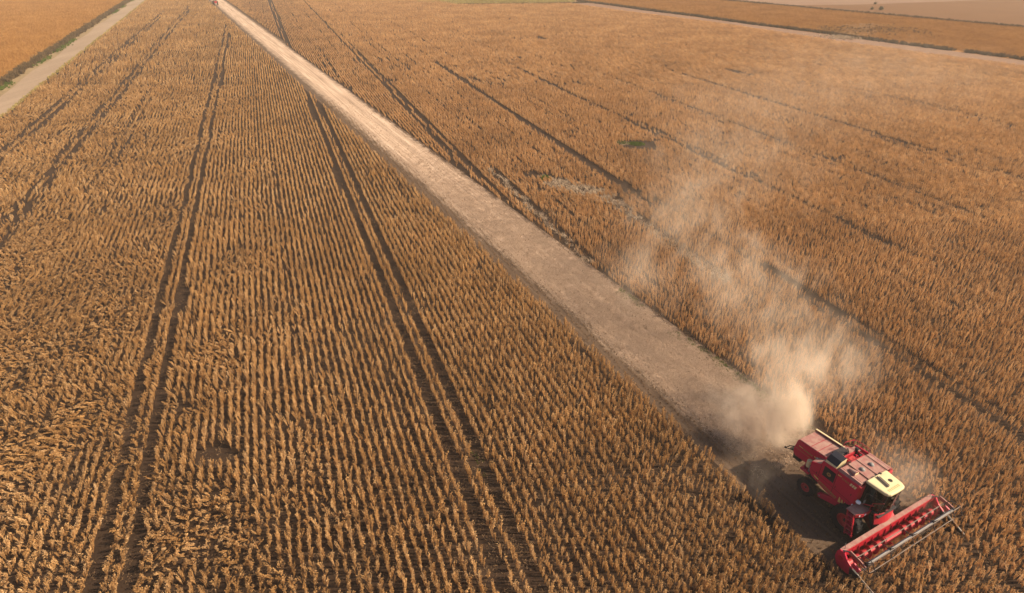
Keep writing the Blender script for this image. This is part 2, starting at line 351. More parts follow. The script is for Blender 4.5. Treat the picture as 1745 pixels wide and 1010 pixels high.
# ------------------------------------------------------------------ soybean plant meshes (each variant: stem, pods, leaves)
def ribbon(b, pts, wd, side):
    n = len(pts); vs = []
    for k, p in enumerate(pts):
        ww = wd * (1 - 0.55 * k / (n - 1)); sdv = side * ww * 0.5
        vs += [p - sdv, p + sdv]
    b.add(vs, [(2 * k, 2 * k + 1, 2 * k + 3, 2 * k + 2) for k in range(n - 1)])
def rv(r): a = r.uniform(0, 2 * math.pi); return Vector((math.cos(a), math.sin(a), 0))
def soy_variant(seed, h=0.80, branches=8, pods=34, leaves=4, spread=0.10, curl=0.09, wmul=1.0, ox=0.0, parts=None):
    r = random.Random(seed); st, pd, lf = parts or (MB(), MB(), MB())
    o = Vector((ox, 0, 0)); tips = []
    for k in range(branches):
        out = rv(r); top = h * r.uniform(0.62, 1.0) if k else h
        sp = spread * r.uniform(0.3, 1.0) * (0.35 if k == 0 else 1)
        c = rv(r) * curl * r.uniform(0.2, 1)
        p = [o, o + out * sp * 0.55 + Vector((0, 0, top * 0.4)), o + out * sp + Vector((0, 0, top * 0.78)), o + out * sp + c * 0.6 + Vector((0, 0, top * 0.95)), o + out * sp + c * 1.25 + Vector((0, 0, top * (0.97 if curl > 0.1 else 1.03)))]
        ribbon(st, p, 0.021 * wmul, rv(r)); tips.append(p)
    for k in range(pods):
        p = r.choice(tips); t = r.uniform(0.25, 1) * 3; i = min(int(t), 3); c = p[i].lerp(p[i + 1], t - i)
        a = (rv(r) * r.uniform(0.4, 1) + Vector((0, 0, r.uniform(-0.3, 1.0)))).normalized(); ln = r.uniform(0.045, 0.075) * wmul
        s2 = a.orthogonal().normalized() * ln * 0.24
        pd.add([c, c + a * ln * 0.5 + s2, c + a * ln, c + a * ln * 0.5 - s2], [(0, 1, 2, 3)])
    for k in range(leaves):
        p = r.choice(tips); c = p[r.choice((1, 2, 3))]; a = (rv(r) + Vector((0, 0, r.uniform(-0.5, 0.2)))).normalized(); ln = r.uniform(0.06, 0.11) * wmul
        s2 = a.cross(Vector((0, 0, 1))).normalized() * ln * 0.28
        pd_ = c + a * ln * 0.5 + Vector((0, 0, 0.03))
        lf.add([c, pd_ + s2, c + a * ln, pd_ - s2], [(0, 1, 2, 3)])
    return st, pd, lf
def join(parts):
    b = MB()
    for p in parts: b.add(p.v, p.f)
    return b
def proto(b, name, mat):
    me = bpy.data.meshes.new(name); me.from_pydata(b.v, [], b.f); me.materials.append(M[mat])
    return bpy.data.objects.new(name, me)        # never linked: only its mesh is used by the field's geometry nodes

NV, NM, NF = 8, 6, 6
near_parts = [soy_variant(100 + k, h=0.80, curl=0.10 if k % 3 == 0 else 0.05) for k in range(NV)]
def segment(seed, length, plants, h, branches, pods, leaves, wmul, spread):
    parts = (MB(), MB(), MB()); r = random.Random(seed)
    for k in range(plants):
        soy_variant(seed * 31 + k, h * r.uniform(0.85, 1.1), branches, pods, leaves, spread, 0.10, wmul, (k + 0.5 + r.uniform(-.3, .3)) / plants * length - length / 2, parts)
    return join(parts)
def proto_set(mat):
    P = [proto(join(p), 'plant_form', mat) for p in near_parts]
    P += [proto(segment(7 + k, 0.45, 3, 0.80, 5, 13, 2, 1.2, 0.115), 'row_form', mat) for k in range(NM)]
    P += [proto(segment(70 + k, 1.3, 8, 0.80, 3, 6, 1, 1.6, 0.115), 'row_form', mat) for k in range(NF)]
    return P
def clump(seed, n, rad, h, wd, lean=0.3, curl=0.0):
    b = MB(); r = random.Random(seed)
    for k in range(n):
        o = rv(r) * rad * math.sqrt(r.random()); l = rv(r) * lean * r.uniform(0.2, 1) * h; hh = h * r.uniform(0.5, 1)
        ribbon(b, [o, o + l * 0.4 + Vector((0, 0, hh * 0.6)), o + l + Vector((0, 0, hh))], wd, rv(r))
    return b
def straw_clump(seed, n, rad, ln, wd):
    b = MB(); r = random.Random(seed)
    for k in range(n):
        o = rv(r) * rad * math.sqrt(r.random()) + Vector((0, 0, r.uniform(0.01, 0.07))); a = rv(r) * ln * r.uniform(.4, 1) * 0.5
        a.z = r.uniform(-0.03, 0.05); s_ = Vector((-a.y, a.x, 0)).normalized() * wd * 0.5
        b.add([o - a - s_, o - a + s_, o + a + s_, o + a - s_], [(0, 1, 2, 3)])
    return b

# ------------------------------------------------------------------ geometry-nodes scatter for uncountable vegetation
def scatter(name, x, y, rot, scl, idx, protos, label, cat, z=None):
    n = len(x); me = bpy.data.meshes.new(name); me.vertices.add(n)
    co = np.zeros((n, 3), np.float32); co[:, 0] = x; co[:, 1] = y; co[:, 2] = 0.006 if z is None else z
    me.vertices.foreach_set('co', co.ravel())
    for nm, typ, arr, key in (('rot', 'FLOAT_VECTOR', rot, 'vector'), ('scl', 'FLOAT_VECTOR', scl, 'vector'), ('idx', 'INT', idx, 'value')):
        at = me.attributes.new(nm, typ, 'POINT'); at.data.foreach_set(key, np.ascontiguousarray(arr, np.int32 if typ == 'INT' else np.float32).ravel())
    o = bpy.data.objects.new(name, me); COL.objects.link(o)
    g = bpy.data.node_groups.new(name + '_scatter', 'GeometryNodeTree')
    g.interface.new_socket('Geometry', in_out='INPUT', socket_type='NodeSocketGeometry'); g.interface.new_socket('Geometry', in_out='OUTPUT', socket_type='NodeSocketGeometry')
    N, L = g.nodes, g.links; gi = N.new('NodeGroupInput'); go = N.new('NodeGroupOutput')
    gti = N.new('GeometryNodeGeometryToInstance'); infos = []
    for p in protos:
        oi = N.new('GeometryNodeObjectInfo'); oi.inputs['Object'].default_value = p; oi.inputs['As Instance'].default_value = False; infos.append(oi)
    for oi in reversed(infos): L.new(oi.outputs['Geometry'], gti.inputs[0])
    iop = N.new('GeometryNodeInstanceOnPoints')
    def attr(nm, t):
        a = N.new('GeometryNodeInputNamedAttribute'); a.data_type = t; a.inputs['Name'].default_value = nm; return a.outputs['Attribute']
    e2r = N.new('FunctionNodeEulerToRotation'); L.new(attr('rot', 'FLOAT_VECTOR'), e2r.inputs[0])
    L.new(gi.outputs[0], iop.inputs['Points']); L.new(gti.outputs[0], iop.inputs['Instance'])
    iop.inputs['Pick Instance'].default_value = True
    L.new(attr('idx', 'INT'), iop.inputs['Instance Index']); L.new(e2r.outputs[0], iop.inputs['Rotation']); L.new(attr('scl', 'FLOAT_VECTOR'), iop.inputs['Scale'])
    L.new(iop.outputs[0], go.inputs[0])
    md = o.modifiers.new('scatter', 'NODES'); md.node_group = g
    return tag(o, label, cat, kind='stuff')

# ------------------------------------------------------------------ where the crop stands
TRAMS = [  # wheel-track gaps: row coordinate q, first s, last s, half width, chance that a plant is gone
    (-12.45, 5, 262, .30, 1.0), (-10.9, 5, 240, .34, .95), (5.9, 5, 140, .36, 1.0), (7.42, 5, 132, .34, 1.0),
    (-39.3, 100, 330, .34, .8), (-37.9, 100, 300, .34, .8), (-30.6, 60, 350, .34, .8), (-29.2, 60, 330, .34, .75), (-24.2, 85, 150, .3, .6), (-22.9, 95, 140, .3, .5),
    (5.1, 190, 420, .36, .95), (6.4, 190, 420, .36, .95), (22.0, 60, 400, .34, .9), (23.4, 60, 200, .34, .85),
    (39.2, 56, 160, .36, .95), (40.9, -5, 40, .42, 1.0), (40.6, 40, 60, .3, .4), (38.5, 60, 100, .32, .9), (39.7, -5, 34, .36, .85),
    (55.9, 35, 145, .34, .76), (57.3, 60, 90, .3, .6), (71.8, 40, 130, .34, .76), (70.4, 60, 120, .3, .5), (88.8, 40, 130, .36, .76), (87.2, 50, 70, .3, .7), (114, 50, 100, .4, .76), (115.6, 60, 90, .34, .6),
    (-6.2, 60, 140, .2, .6), (-2.0, 40, 90, .2, .5), (30.5, 60, 110, .22, .4), (47.5, 90, 150, .25, .4), (63.5, 60, 120, .25, .45), (80, 60, 130, .25, .4), (98, 70, 110, .3, .5), (14, 120, 200, .25, .5), (31, 150, 260, .3, .5), (46, 160, 260, .3, .5), (60, 150, 230, .3, .5)]
def blob(x, y, cx, cy, rx, ry, rot, jag=0.35, ox=0):
    c, s = math.cos(rot), math.sin(rot); dx, dy = x - cx, y - cy
    u, v = (dx * c + dy * s) / rx, (-dx * s + dy * c) / ry
    return np.sqrt(u * u + v * v) + jag * (vnoise(x, y, max(1.0, min(rx, ry)), ox) - 0.5) * 2
ROWROT = math.pi / 2 - ROW_AZ         # angle of the row direction
def hole_fields(x, y):
    """bare or thin places in the stand; small value = inside"""
    a = math.atan2(RD[1], RD[0])
    gx, gy = rows_world(49.6, 79.6); bx, by = rows_world(33.4, 64.5)
    d = np.full(np.shape(x), 9.0)
    for cx, cy, rx, ry, rt in ((gx, gy, 3.6, 3.0, a + .95), (bx, by, 6.2, 1.7, a + .45), (-17.5, 26.9, 1.5, .85, .1), (-15.6, 30.2, .7, .5, 0), (53, 150, 4.5, 1.2, a), (9.7, 206, 5, 1.6, a), (-2.1, 25.9, .6, .5, 0), (-33.6, 131, 2.5, .8, a)):
        d = np.minimum(d, blob(x, y, cx, cy, rx, ry, rt, .75) + .15)
    return d
def field_points(ds, ymin, ymax, region, dq=0.5):
    """row points between two distances in front of the camera, inside the view cone"""
    ymn, ymx = max(ymin, 1), ymax
    qs = np.arange(-420, 420, dq); out = []
    for k, q in enumerate(qs):
        # s-range of this row for y in (ymin, ymax)
        s0, s1 = (ymn - RN[1] * q) / RD[1], (ymx - RN[1] * q) / RD[1]
        n = int((s1 - s0) / ds)
        if n <= 0: continue
        s = s0 + (np.arange(n) + 0.5) * ds
        x, y = rows_world(q, s)
        m = in_view(x, y) & region(x, y, q, s)
        if m.any(): out.append(np.stack([x[m], y[m], np.full(m.sum(), q), s[m]]))
    return np.concatenate(out, 1) if out else np.zeros((4, 0))
def left_region(x, y, q, s):
    lx, ly = strip_local(x, y); return (ly < -4.1) & (q > road_right(s) + 0.5) & (ly < 0)
def cut_region(lx, ly): return (lx < 4.4) & (ly > -4.0) & (ly < np.where(lx < -190, 4.7, 3.8))
def right_region(x, y, q, s):
    lx, ly = strip_local(x, y)
    ok = (ly > -4.0) & ~cut_region(lx, ly) & (edge_off(x, y) < -8.6 - 1.5 * np.sin(edge_t(x, y) * .05))
    t = np.interp(x, [-60, -41.8, -26.1, 19.4, 36.5, 60], [375, 348.7, 321.8, 327.6, 330, 331.5])
    return ok & ~((y > t) & (x < 60))
def left_field_region(x, y, q, s): return q < verge_q(s) - 1.2
def far_field_region(x, y, q, s): return (edge_off(x, y) > 4.2) & (f2_off(x, y) < -2.0)

def dress(P, side, lod):
    """thin the stand, then give every plant or row piece its lean, turn and size"""
    x, y, q, s = P; n = len(x)
    keep = np.ones(n, bool); u = rng.random(n)
    if side in 'LR':
        for (tq, sa, sb, hw, pr) in TRAMS:
            wob = 0.18 * (vnoise(s, s * 0 + tq, 9.0) - 0.5) * 2
            hit = (np.abs(q - tq - wob) < np.where(s > 150, .40, np.where((q < 20) & (q > -20), .30, np.where(s < 60, .30, .45))) * (hw / .34)) & (s > sa) & (s < sb) & (u < pr * (0.75 + 0.6 * vnoise(s, s * 0 + tq * 3, 14.0)) + (pr > .9) * .4)
            keep &= ~hit
        # seams between sowing passes: a thin or missing row every few metres, coming and going along its length
        rowi = np.round(q / .5).astype(int); ph = vnoise(s, rowi * 7.3, 22.0, 5)
        keep &= ~((rowi % 11 == 3) & (ph > .45) & (u < (.30 if side == 'L' else .5))); keep &= ~((rowi % 11 == 8) & (ph > .6) & (u < .25))
        keep &= ~(hole_fields(x, y) < 1.0)
        thin = fbm(x, y, 6.0, 3.0); keep &= ~((thin < 0.27) & (rng.random(n) < 0.3))
        keep &= rng.random(n) > 0.06
        pale = (np.abs(q - 25.5) < .55) & (s > 46) & (s < 76); keep &= ~(pale & (rng.random(n) < .9))
        pale2 = (np.abs(q - 35.5 + .25 * np.sin(s)) < .75) & (s > 38) & (s < 60); keep &= ~(pale2 & (rng.random(n) < .8))
    x, y, q, s = x[keep], y[keep], q[keep], s[keep]; n = len(x)
    jit = {0: .05, 1: .04, 2: .035}[lod]
    if side == 'R': jit *= 1.15
    jn = rng.normal(0, jit, n) + 0.05 * (vnoise(x, y, 4.0, 40) - .5); js = rng.normal(0, .05, n)
    x = x + RN[0] * jn + RD[0] * js; y = y + RN[1] * jn + RD[1] * js
    lean = np.abs(rng.normal(0, .10, n)) + .03; ldir = rng.uniform(0, 2 * math.pi, n)
    if side == 'L':
        lodge = np.clip((fbm(x, y, 9.0, 7) - .40) * 3.2, 0, 1)
        wq = np.clip((-10.5 - q) / 2.0, 0, 1)                       # west of the second wheel tracks the stand is down
        wm = np.clip((1.0 - q) / 9.0, 0, 1) * np.clip((fbm(x, y, 5.0, 19) - .45) * 5, 0, 1)
        a = np.clip(wq * (.30 + .7 * lodge) + wm * .75, 0, 1)
        lean = lean + a * (.5 + .6 * rng.random(n))
        base = math.radians(-35) + (fbm(x, y, 7.0, 31) - .5) * 2.6
        ldir = np.where(a > .12, base + rng.normal(0, .5, n), ldir)
    else:
        a = np.clip((fbm(x, y, 8.0, 57) - .5) * 2.5, 0, 1)
        lean = lean + a * .3; ldir = np.where(a > .1, math.radians(200) + rng.normal(0, .8, n), ldir)
    if lod == 0: yaw = rng.uniform(0, 2 * math.pi, n)
    else: yaw = np.full(n, math.pi / 2 - ROW_AZ - 2 * 0) * 0 + math.atan2(RD[1], RD[0]) + np.where(rng.random(n) < .5, 0, math.pi) + rng.normal(0, .05, n)
    # rotate by yaw about z, then tip by lean towards ldir: build the matrix and take euler angles
    cy, sy = np.cos(yaw), np.sin(yaw); ax, ay = -np.sin(ldir), np.cos(ldir); cl, sl = np.cos(lean), np.sin(lean)
    if lod: lean *= .7
    K = 1 - cl
    Rt = np.empty((n, 3, 3)); Rt[:, 0, 0] = cl + ax * ax * K; Rt[:, 0, 1] = ax * ay * K; Rt[:, 0, 2] = ay * sl
    Rt[:, 1, 0] = ax * ay * K; Rt[:, 1, 1] = cl + ay * ay * K; Rt[:, 1, 2] = -ax * sl
    Rt[:, 2, 0] = -ay * sl; Rt[:, 2, 1] = ax * sl; Rt[:, 2, 2] = cl
    Rz = np.zeros((n, 3, 3)); Rz[:, 0, 0] = cy; Rz[:, 0, 1] = -sy; Rz[:, 1, 0] = sy; Rz[:, 1, 1] = cy; Rz[:, 2, 2] = 1
    Q = Rt @ Rz
    rot = np.stack([np.arctan2(Q[:, 2, 1], Q[:, 2, 2]), -np.arcsin(np.clip(Q[:, 2, 0], -1, 1)), np.arctan2(Q[:, 1, 0], Q[:, 0, 0])], 1)
    hs = (.80 + .30 * fbm(x, y, 3.5, 77)) * rng.normal(1, .17 if lod == 0 else .09, n)
    hs *= .80 if side == 'R' else .93
    scl = np.stack([hs * (1 if lod == 0 else 1 / np.maximum(hs, .3)), hs, hs], 1)
    i0, cnt = ((0, NV), (NV, NM), (NV + NM, NF))[lod]
    idx = rng.integers(i0, i0 + cnt, n)
    return x, y, rot, scl, idx

def build_field(name, region, side, mat, label, bands, dq=0.5, scale=1.0):
    parts = []
    for (ds, y0, y1, lod) in bands:
        P = field_points(ds, y0, y1, region, dq)
        if P.shape[1]: parts.append(dress(P, side, lod))
    return [np.concatenate([p[k] for p in parts]) for k in range(5)]

BANDS = [(0.125, 6, 62, 0), (0.42, 62, 135, 1), (1.2, 135, 470, 2)]
fl = build_field('soybean_crop', left_region, 'L', 'soy', '', BANDS)
fr = build_field('soybean_crop', right_region, 'R', 'soy_right', '', [(0.125, 6, 62, 0), (0.38, 62, 135, 1), (1.1, 135, 470, 2)])

# the 300 plants that show largest stand as single plants, the rest is the mass of the field
X, Y, ROT, SCL, IDX = [np.concatenate([a, b]) for a, b in zip(fl, fr)]
in_left = np.arange(len(X)) < len(fl[0])
uu, vv, zc = project(X, Y, 0.4)
vis = (np.abs(uu) < 0.985) & (vv < 0.975) & (IDX < NV)
order = np.argsort(np.where(vis, zc, 1e9))[:300]
single = np.zeros(len(X), bool); single[order] = True
part_meshes = []
for k, (a, b, c) in enumerate(near_parts):
    row = []
    for nm, p in (('stem', a), ('pods', b), ('leaves', c)):
        me = bpy.data.meshes.new(nm); me.from_pydata(p.v, [], p.f); me.materials.append(M['soy']); row.append((nm, me))
    part_meshes.append(row)
for i in order:
    e = empty('soybean_plant', (float(X[i]), float(Y[i]), 0.006)); e.rotation_euler = [float(t) for t in ROT[i]]; e.scale = [float(t) for t in SCL[i]]
    tag(e, 'dry golden soybean plant in the nearest rows along the bottom edge of the picture', 'plant', 'soybean plants of the nearest rows')
    for nm, me in part_meshes[IDX[i]]:
        o = bpy.data.objects.new(nm, me); COL.objects.link(o); o.parent = e; o['kind'] = 'stuff'
print('left plants', len(X), 'right', len(fr[0]))
PS = proto_set('soy'); PR = proto_set('soy_right'); PO = proto_set('soy_orange')
m = ~single & in_left
scatter('soybean_crop', X[m], Y[m], ROT[m], SCL[m], IDX[m], PS, 'rows of dry golden soybean left of the harvested swath', 'crop')
m = ~single & ~in_left
scatter('soybean_crop', X[m], Y[m], ROT[m], SCL[m], IDX[m], PR, 'dense dry soybean crop right of the harvested swath', 'crop')
g = build_field('f', left_field_region, 'F', 'soy_orange', '', [(1.1, 80, 480, 2)], 0.55)
scatter('soybean_crop', *g, PO, 'smooth orange crop field left of the dirt road', 'crop')
g = build_field('f', far_field_region, 'F', 'soy_orange', '', [(1.25, 120, 470, 2)], 0.6)
scatter('soybean_crop', *g, PO, 'orange crop field beyond the boundary track at the top right', 'crop')

def rand_rot(n, tilt=.1): return np.stack([rng.normal(0, tilt, n), rng.normal(0, tilt, n), rng.uniform(0, 6.283, n)], 1)
def scl1(s): return np.repeat(np.asarray(s)[:, None], 3, 1)

# ------------------------------------------------------------------ stubble and chopped straw on the swath
qs = np.arange(-70, 80, .5); pts = []
for q in qs:
    s = np.arange(-20, 150, .13) + rng.uniform(0, .1); x, y = rows_world(q, s); lx, ly = strip_local(x, y)
    k = (lx < 4.4) & (lx > -110) & (ly > -3.95) & (ly < 3.8) & in_view(x, y) & ((rng.random(len(lx)) < .12) | (ly < -1.9 + rng.normal(0, .3, len(lx))) | (lx > -3) | (ly > 3.3)); pts.append(np.stack([x[k], y[k]]))
P = np.concatenate(pts, 1); P += rng.normal(0, .07, P.shape); n = P.shape[1]
scatter('stubble', P[0], P[1], rand_rot(n, .2), scl1(rng.uniform(.6, 1.2, n)), rng.integers(0, 3, n),
        [proto(clump(300 + k, 6, .05, .15, .018, .4), 'stubble_form', 'stubble') for k in range(3)], 'short cut stubble along the harvested swath', 'stubble', .008)
n = 30000; lx = -2.2 - 75 * rng.random(n) ** 1.5; ly = rng.uniform(-2.6, 3.7, n)
ly2 = np.minimum(np.abs(ly + 1.45), np.abs(ly - 1.35)); x, y = strip_world(lx, ly)
k = in_view(x, y) & ((ly2 > .3) | (rng.random(n) < .45)) & (rng.random(n) < np.clip((-lx - 3.5) / 6, .04, 1) * np.clip((77 + lx) / 45, 0, 1)) & (rng.random(n) < np.clip((ly + 2.8) * .7 + .08, 0, 1) * np.clip((3.8 - ly) * 1.2, 0, 1))
x, y = x[k], y[k]; n = len(x)
scatter('chopped_straw', x, y, rand_rot(n, .05), scl1(rng.uniform(.7, 1.3, n)), rng.integers(0, 4, n),
        [proto(straw_clump(320 + k, 26, .34, .17, .0095), 'straw_form', 'straw') for k in range(4)], 'pale chopped straw spread behind the red combine', 'straw', .01)
# a little loose straw and litter between the standing rows
n = 22000; x = rng.uniform(-45, 60, n); y = 10 + 65 * rng.random(n) ** 1.4; lx, ly = strip_local(x, y)
k = in_view(x, y) & (~cut_region(lx, ly)); x, y = x[k], y[k]; n = len(x)
scatter('crop_litter', x, y, rand_rot(n, .05), scl1(rng.uniform(.5, 1.2, n)), rng.integers(0, 3, n),
        [proto(straw_clump(340 + k, 9, .35, .2, .016), 'straw_form', 'stubble') for k in range(3)], 'brown litter on the soil between the soybean rows', 'litter', .006)

# ------------------------------------------------------------------ weeds and grass
def patch(name, mat, n, gen, forms, label, cat, smin=.6, smax=1.3, z=.008):
    x, y = gen(n); k = in_view(x, y, 1.2); x, y = x[k], y[k]; n = len(x)
    return scatter(name, x, y, rand_rot(n, .12), scl1(rng.uniform(smin, smax, n)), rng.integers(0, len(forms), n), [proto(f, 'weed_form', mat) for f in forms], label, cat, z)
def blob_gen(cx, cy, rx, ry, rot, ox=0, lim=1.0):
    def g(n):
        a = rng.uniform(0, 6.283, n); r_ = np.sqrt(rng.random(n)); u, v = rx * r_ * np.cos(a), ry * r_ * np.sin(a)
        x, y = cx + u * math.cos(rot) - v * math.sin(rot), cy + u * math.sin(rot) + v * math.cos(rot)
        k = blob(x, y, cx, cy, rx, ry, rot, .7, ox) < lim; return x[k], y[k]
    return g
ra = math.atan2(RD[1], RD[0])
short = [clump(400 + k, 14, .18, .16, .03, .6) for k in range(3)]
weed = [clump(410 + k, 22, .28, .55, .06, .6) for k in range(3)]
tall = [clump(420 + k, 30, .45, 1.25, .10, .5) for k in range(4)]
gx, gy = rows_world(50.4, 79.2)
patch('green_weeds', 'green', 1900, blob_gen(gx, gy, 3.2, 2.4, ra + .95, 3, .88), short, 'small bright green weed patch in a gap of the right-hand crop', 'weeds')
gx, gy = rows_world(48.2, 80.6)
patch('dry_grass', 'pale_grass', 200, blob_gen(gx, gy, 1.6, 1.2, ra + .9, 5), short, 'pale flattened grass beside the bright green weed patch', 'grass')
bx, by = rows_world(33.4, 64.5)
patch('dry_grass', 'pale_grass', 460, blob_gen(bx, by, 6.8, 2.2, ra + .45, 9), [clump(430 + k, 14, .3, .3, .035, 1.2) for k in range(3)], 'pale grey dead grass patch in the right-hand crop above the swath', 'grass')
gx, gy = rows_world(31.0, 69.5)
patch('green_weeds', 'green', 90, blob_gen(gx, gy, 1.3, .8, ra, 2), weed, 'few green weeds at the end of the pale dead grass patch', 'weeds', .5, .9)
def line_gen(q, s0, s1, hw):
    def g(n):
        s = rng.uniform(s0, s1, n); qq = q + rng.normal(0, hw, n) + .25 * np.sin(s); return rows_world(qq, s)
    return g
patch('dry_grass', 'pale_grass', 150, line_gen(25.5, 46, 76, .22), [clump(440 + k, 12, .25, .35, .03, 1.0) for k in range(3)], 'narrow pale line of dry grass along a wheel track above the swath', 'grass')
patch('dry_grass', 'pale_grass', 260, line_gen(35.5, 38, 60, .5), [clump(450 + k, 12, .28, .3, .03, 1.2) for k in range(3)], 'faint pale trail of dead grass leading from the dead patch to the dust', 'grass')
def edge_weeds(n):
    lx = rng.uniform(-24, -3.5, n); ly = 3.7 - np.abs(rng.normal(0, .45, n)); k = fbm(lx, ly, 3.0, 61) > .46; return strip_world(lx[k], ly[k])
patch('green_weeds', 'green', 500, edge_weeds, short, 'low green weeds along the right edge of the swath near the dust', 'weeds', .5, 1.0)
patch('green_weeds', 'green', 8, blob_gen(-2.0, 26.2, 1.2, .35, ra, 4), short, 'green weed clump between crop rows at the bottom centre', 'weeds', .5, .9)
def verge_gen(n):
    s = rng.uniform(110, 470, n); q = verge_q(s) + rng.normal(-.3, .55, n); return rows_world(q, s)
patch('verge_weeds', 'dark_weed', 2600, verge_gen, tall, 'tall dark dry weeds along the left side of the dirt road', 'weeds', .35, .95)
def verge_gen2(n):
    s = rng.uniform(110, 470, n); q = verge_q(s) + 1.2 + rng.normal(0, .5, n); k = fbm(s, q * 0 + 3, 12.0, 71) > .5; return rows_world(q[k], s[k])
patch('green_weeds', 'green', 1500, verge_gen2, weed, 'green weeds at the foot of the dark roadside weeds', 'weeds', .5, 1.1)
def road_edge(n):
    s = rng.uniform(90, 460, n); q = road_right(s) + rng.normal(.1, .25, n); return rows_world(q, s)
patch('roadside_grass', 'olive', 1500, road_edge, weed, 'thin dry grass along the right side of the dirt road', 'grass', .4, .8)
def ditch(n):
    t = rng.uniform(-12, 400, n); off = 3.0 + rng.normal(0, .55, n) + .5 * np.sin(t * .11); p = EA[:, None] + ed[:, None] * t + en[:, None] * off
    k = fbm(t, t * 0 + 5, 16.0, 81) > .16; return p[0][k], p[1][k]
patch('ditch_weeds', 'dark_weed', 4200, ditch, tall, 'dark weeds in the ditch along the boundary track at the upper right', 'weeds', .3, .85)
def hedge(n):
    t = rng.uniform(-40, 500, n); off = rng.normal(0, .8, n); p = FA[:, None] + fd[:, None] * t + fn[:, None] * off
    return p[0], p[1]
patch('field_hedge', 'dark_weed', 5200, hedge, tall, 'dark scrub line between the two far fields at the top right', 'hedge', .35, .95)
patch('dry_grass', 'olive', 2600, lambda n: (rng.uniform(-60, 40, n), rng.uniform(322, 380, n)) if False else blob_gen(-8, 345, 42, 20, .06, 15)(n), weed, 'yellowish grass patch at the top centre edge of the field', 'grass', .6, 1.4, .02)
def grass_edge(n):
    t = rng.random(n); x = -26.1 + t * 63; y = np.interp(x, [-26.1, 19.4, 36.5], [322.6, 328.4, 333]) + rng.normal(0, .5, n); return x, y
patch('dark_grass', 'dark_weed', 700, grass_edge, weed, 'dark grass edge between the yellowish grass and the crop', 'grass', .7, 1.4)
patch('dry_grass', 'pale_grass', 1400, lambda n: (lambda t, o: (104.6 + 25 * t + o * 3.0 * rng.normal(0, 1, n), 206.3 + 36 * t + 1.6 * rng.normal(0, 1, n)))(rng.random(n), .5 + rng.random(n)), weed, 'pale eroded washout in the orange field at the upper right', 'grass', .6, 1.2)
patch('dark_weeds', 'dark_weed', 500, lambda n: (rng.uniform(106, 140, n), 226 + rng.normal(0, 7, n)), tall, 'scattered weeds around the pale washout in the orange field', 'weeds', .3, .8)
patch('green_weeds', 'green', 300, blob_gen(-250, 352, 22, 6, 0, 6), tall, 'green weed strip at the far top left corner field', 'weeds', .5, .9)

# ------------------------------------------------------------------ combine harvester (x forward, -y the side the camera sees)
def ring_wheel(root, c, r, wd, rim_r, lugs, outer, label=None):
    """tyre with lugs, dished rim; outer = -1/+1 side of the dish"""
    wh = MB(); h = wd / 2
    prof = [(rim_r, -h * .82), (r * .80, -h), (r * .93, -h * .95), (r * .97, -h * .7), (r * .975, 0), (r * .97, h * .7), (r * .93, h * .95), (r * .80, h), (rim_r, h * .82)]
    wh.lathe(prof, (0, 0, 0), 36)
    for k in range(lugs):
        for sgn in (-1, 1):
            a = 2 * math.pi * (k + (0.5 if sgn > 0 else 0)) / lugs
            b = MB(); b.box((0, sgn * h * .52, r * .965), (r * .085, h * 1.02, r * .075), (0, 0, sgn * .55))
            mt = Matrix.Rotation(a, 3, 'Y'); wh.add([mt @ Vector(v) for v in b.v], b.f)
    t = wh.build('wheel', 'tyre', root, loc=c)
    rm = MB(); o = outer
    rm.lathe([(rim_r * 1.03, o * h * .80), (rim_r * .93, o * h * .86), (rim_r * .86, o * h * .45), (rim_r * .55, o * h * .25), (rim_r * .42, o * h * .42), (rim_r * .2, o * h * .45), (0.001, o * h * .45)], (0, 0, 0), 28)
    rm.lathe([(rim_r * 1.03, -o * h * .8), (rim_r * .8, -o * h * .4), (0.001, -o * h * .35)], (0, 0, 0), 28)
    rm.build('rim', 'red_bright', t, smooth=False)
    hb = MB(); hb.lathe([(0.001, o * h * .66), (rim_r * .2, o * h * .62), (rim_r * .24, o * h * .4)], (0, 0, 0), 14)
    for k in range(8):
        a = 2 * math.pi * k / 8; hb.tube((rim_r * .33 * math.cos(a), o * h * .4, rim_r * .33 * math.sin(a)), (rim_r * .33 * math.cos(a), o * h * .5, rim_r * .33 * math.sin(a)), rim_r * .035, n=6)
    hb.build('hub', 'dark', t)
    return t

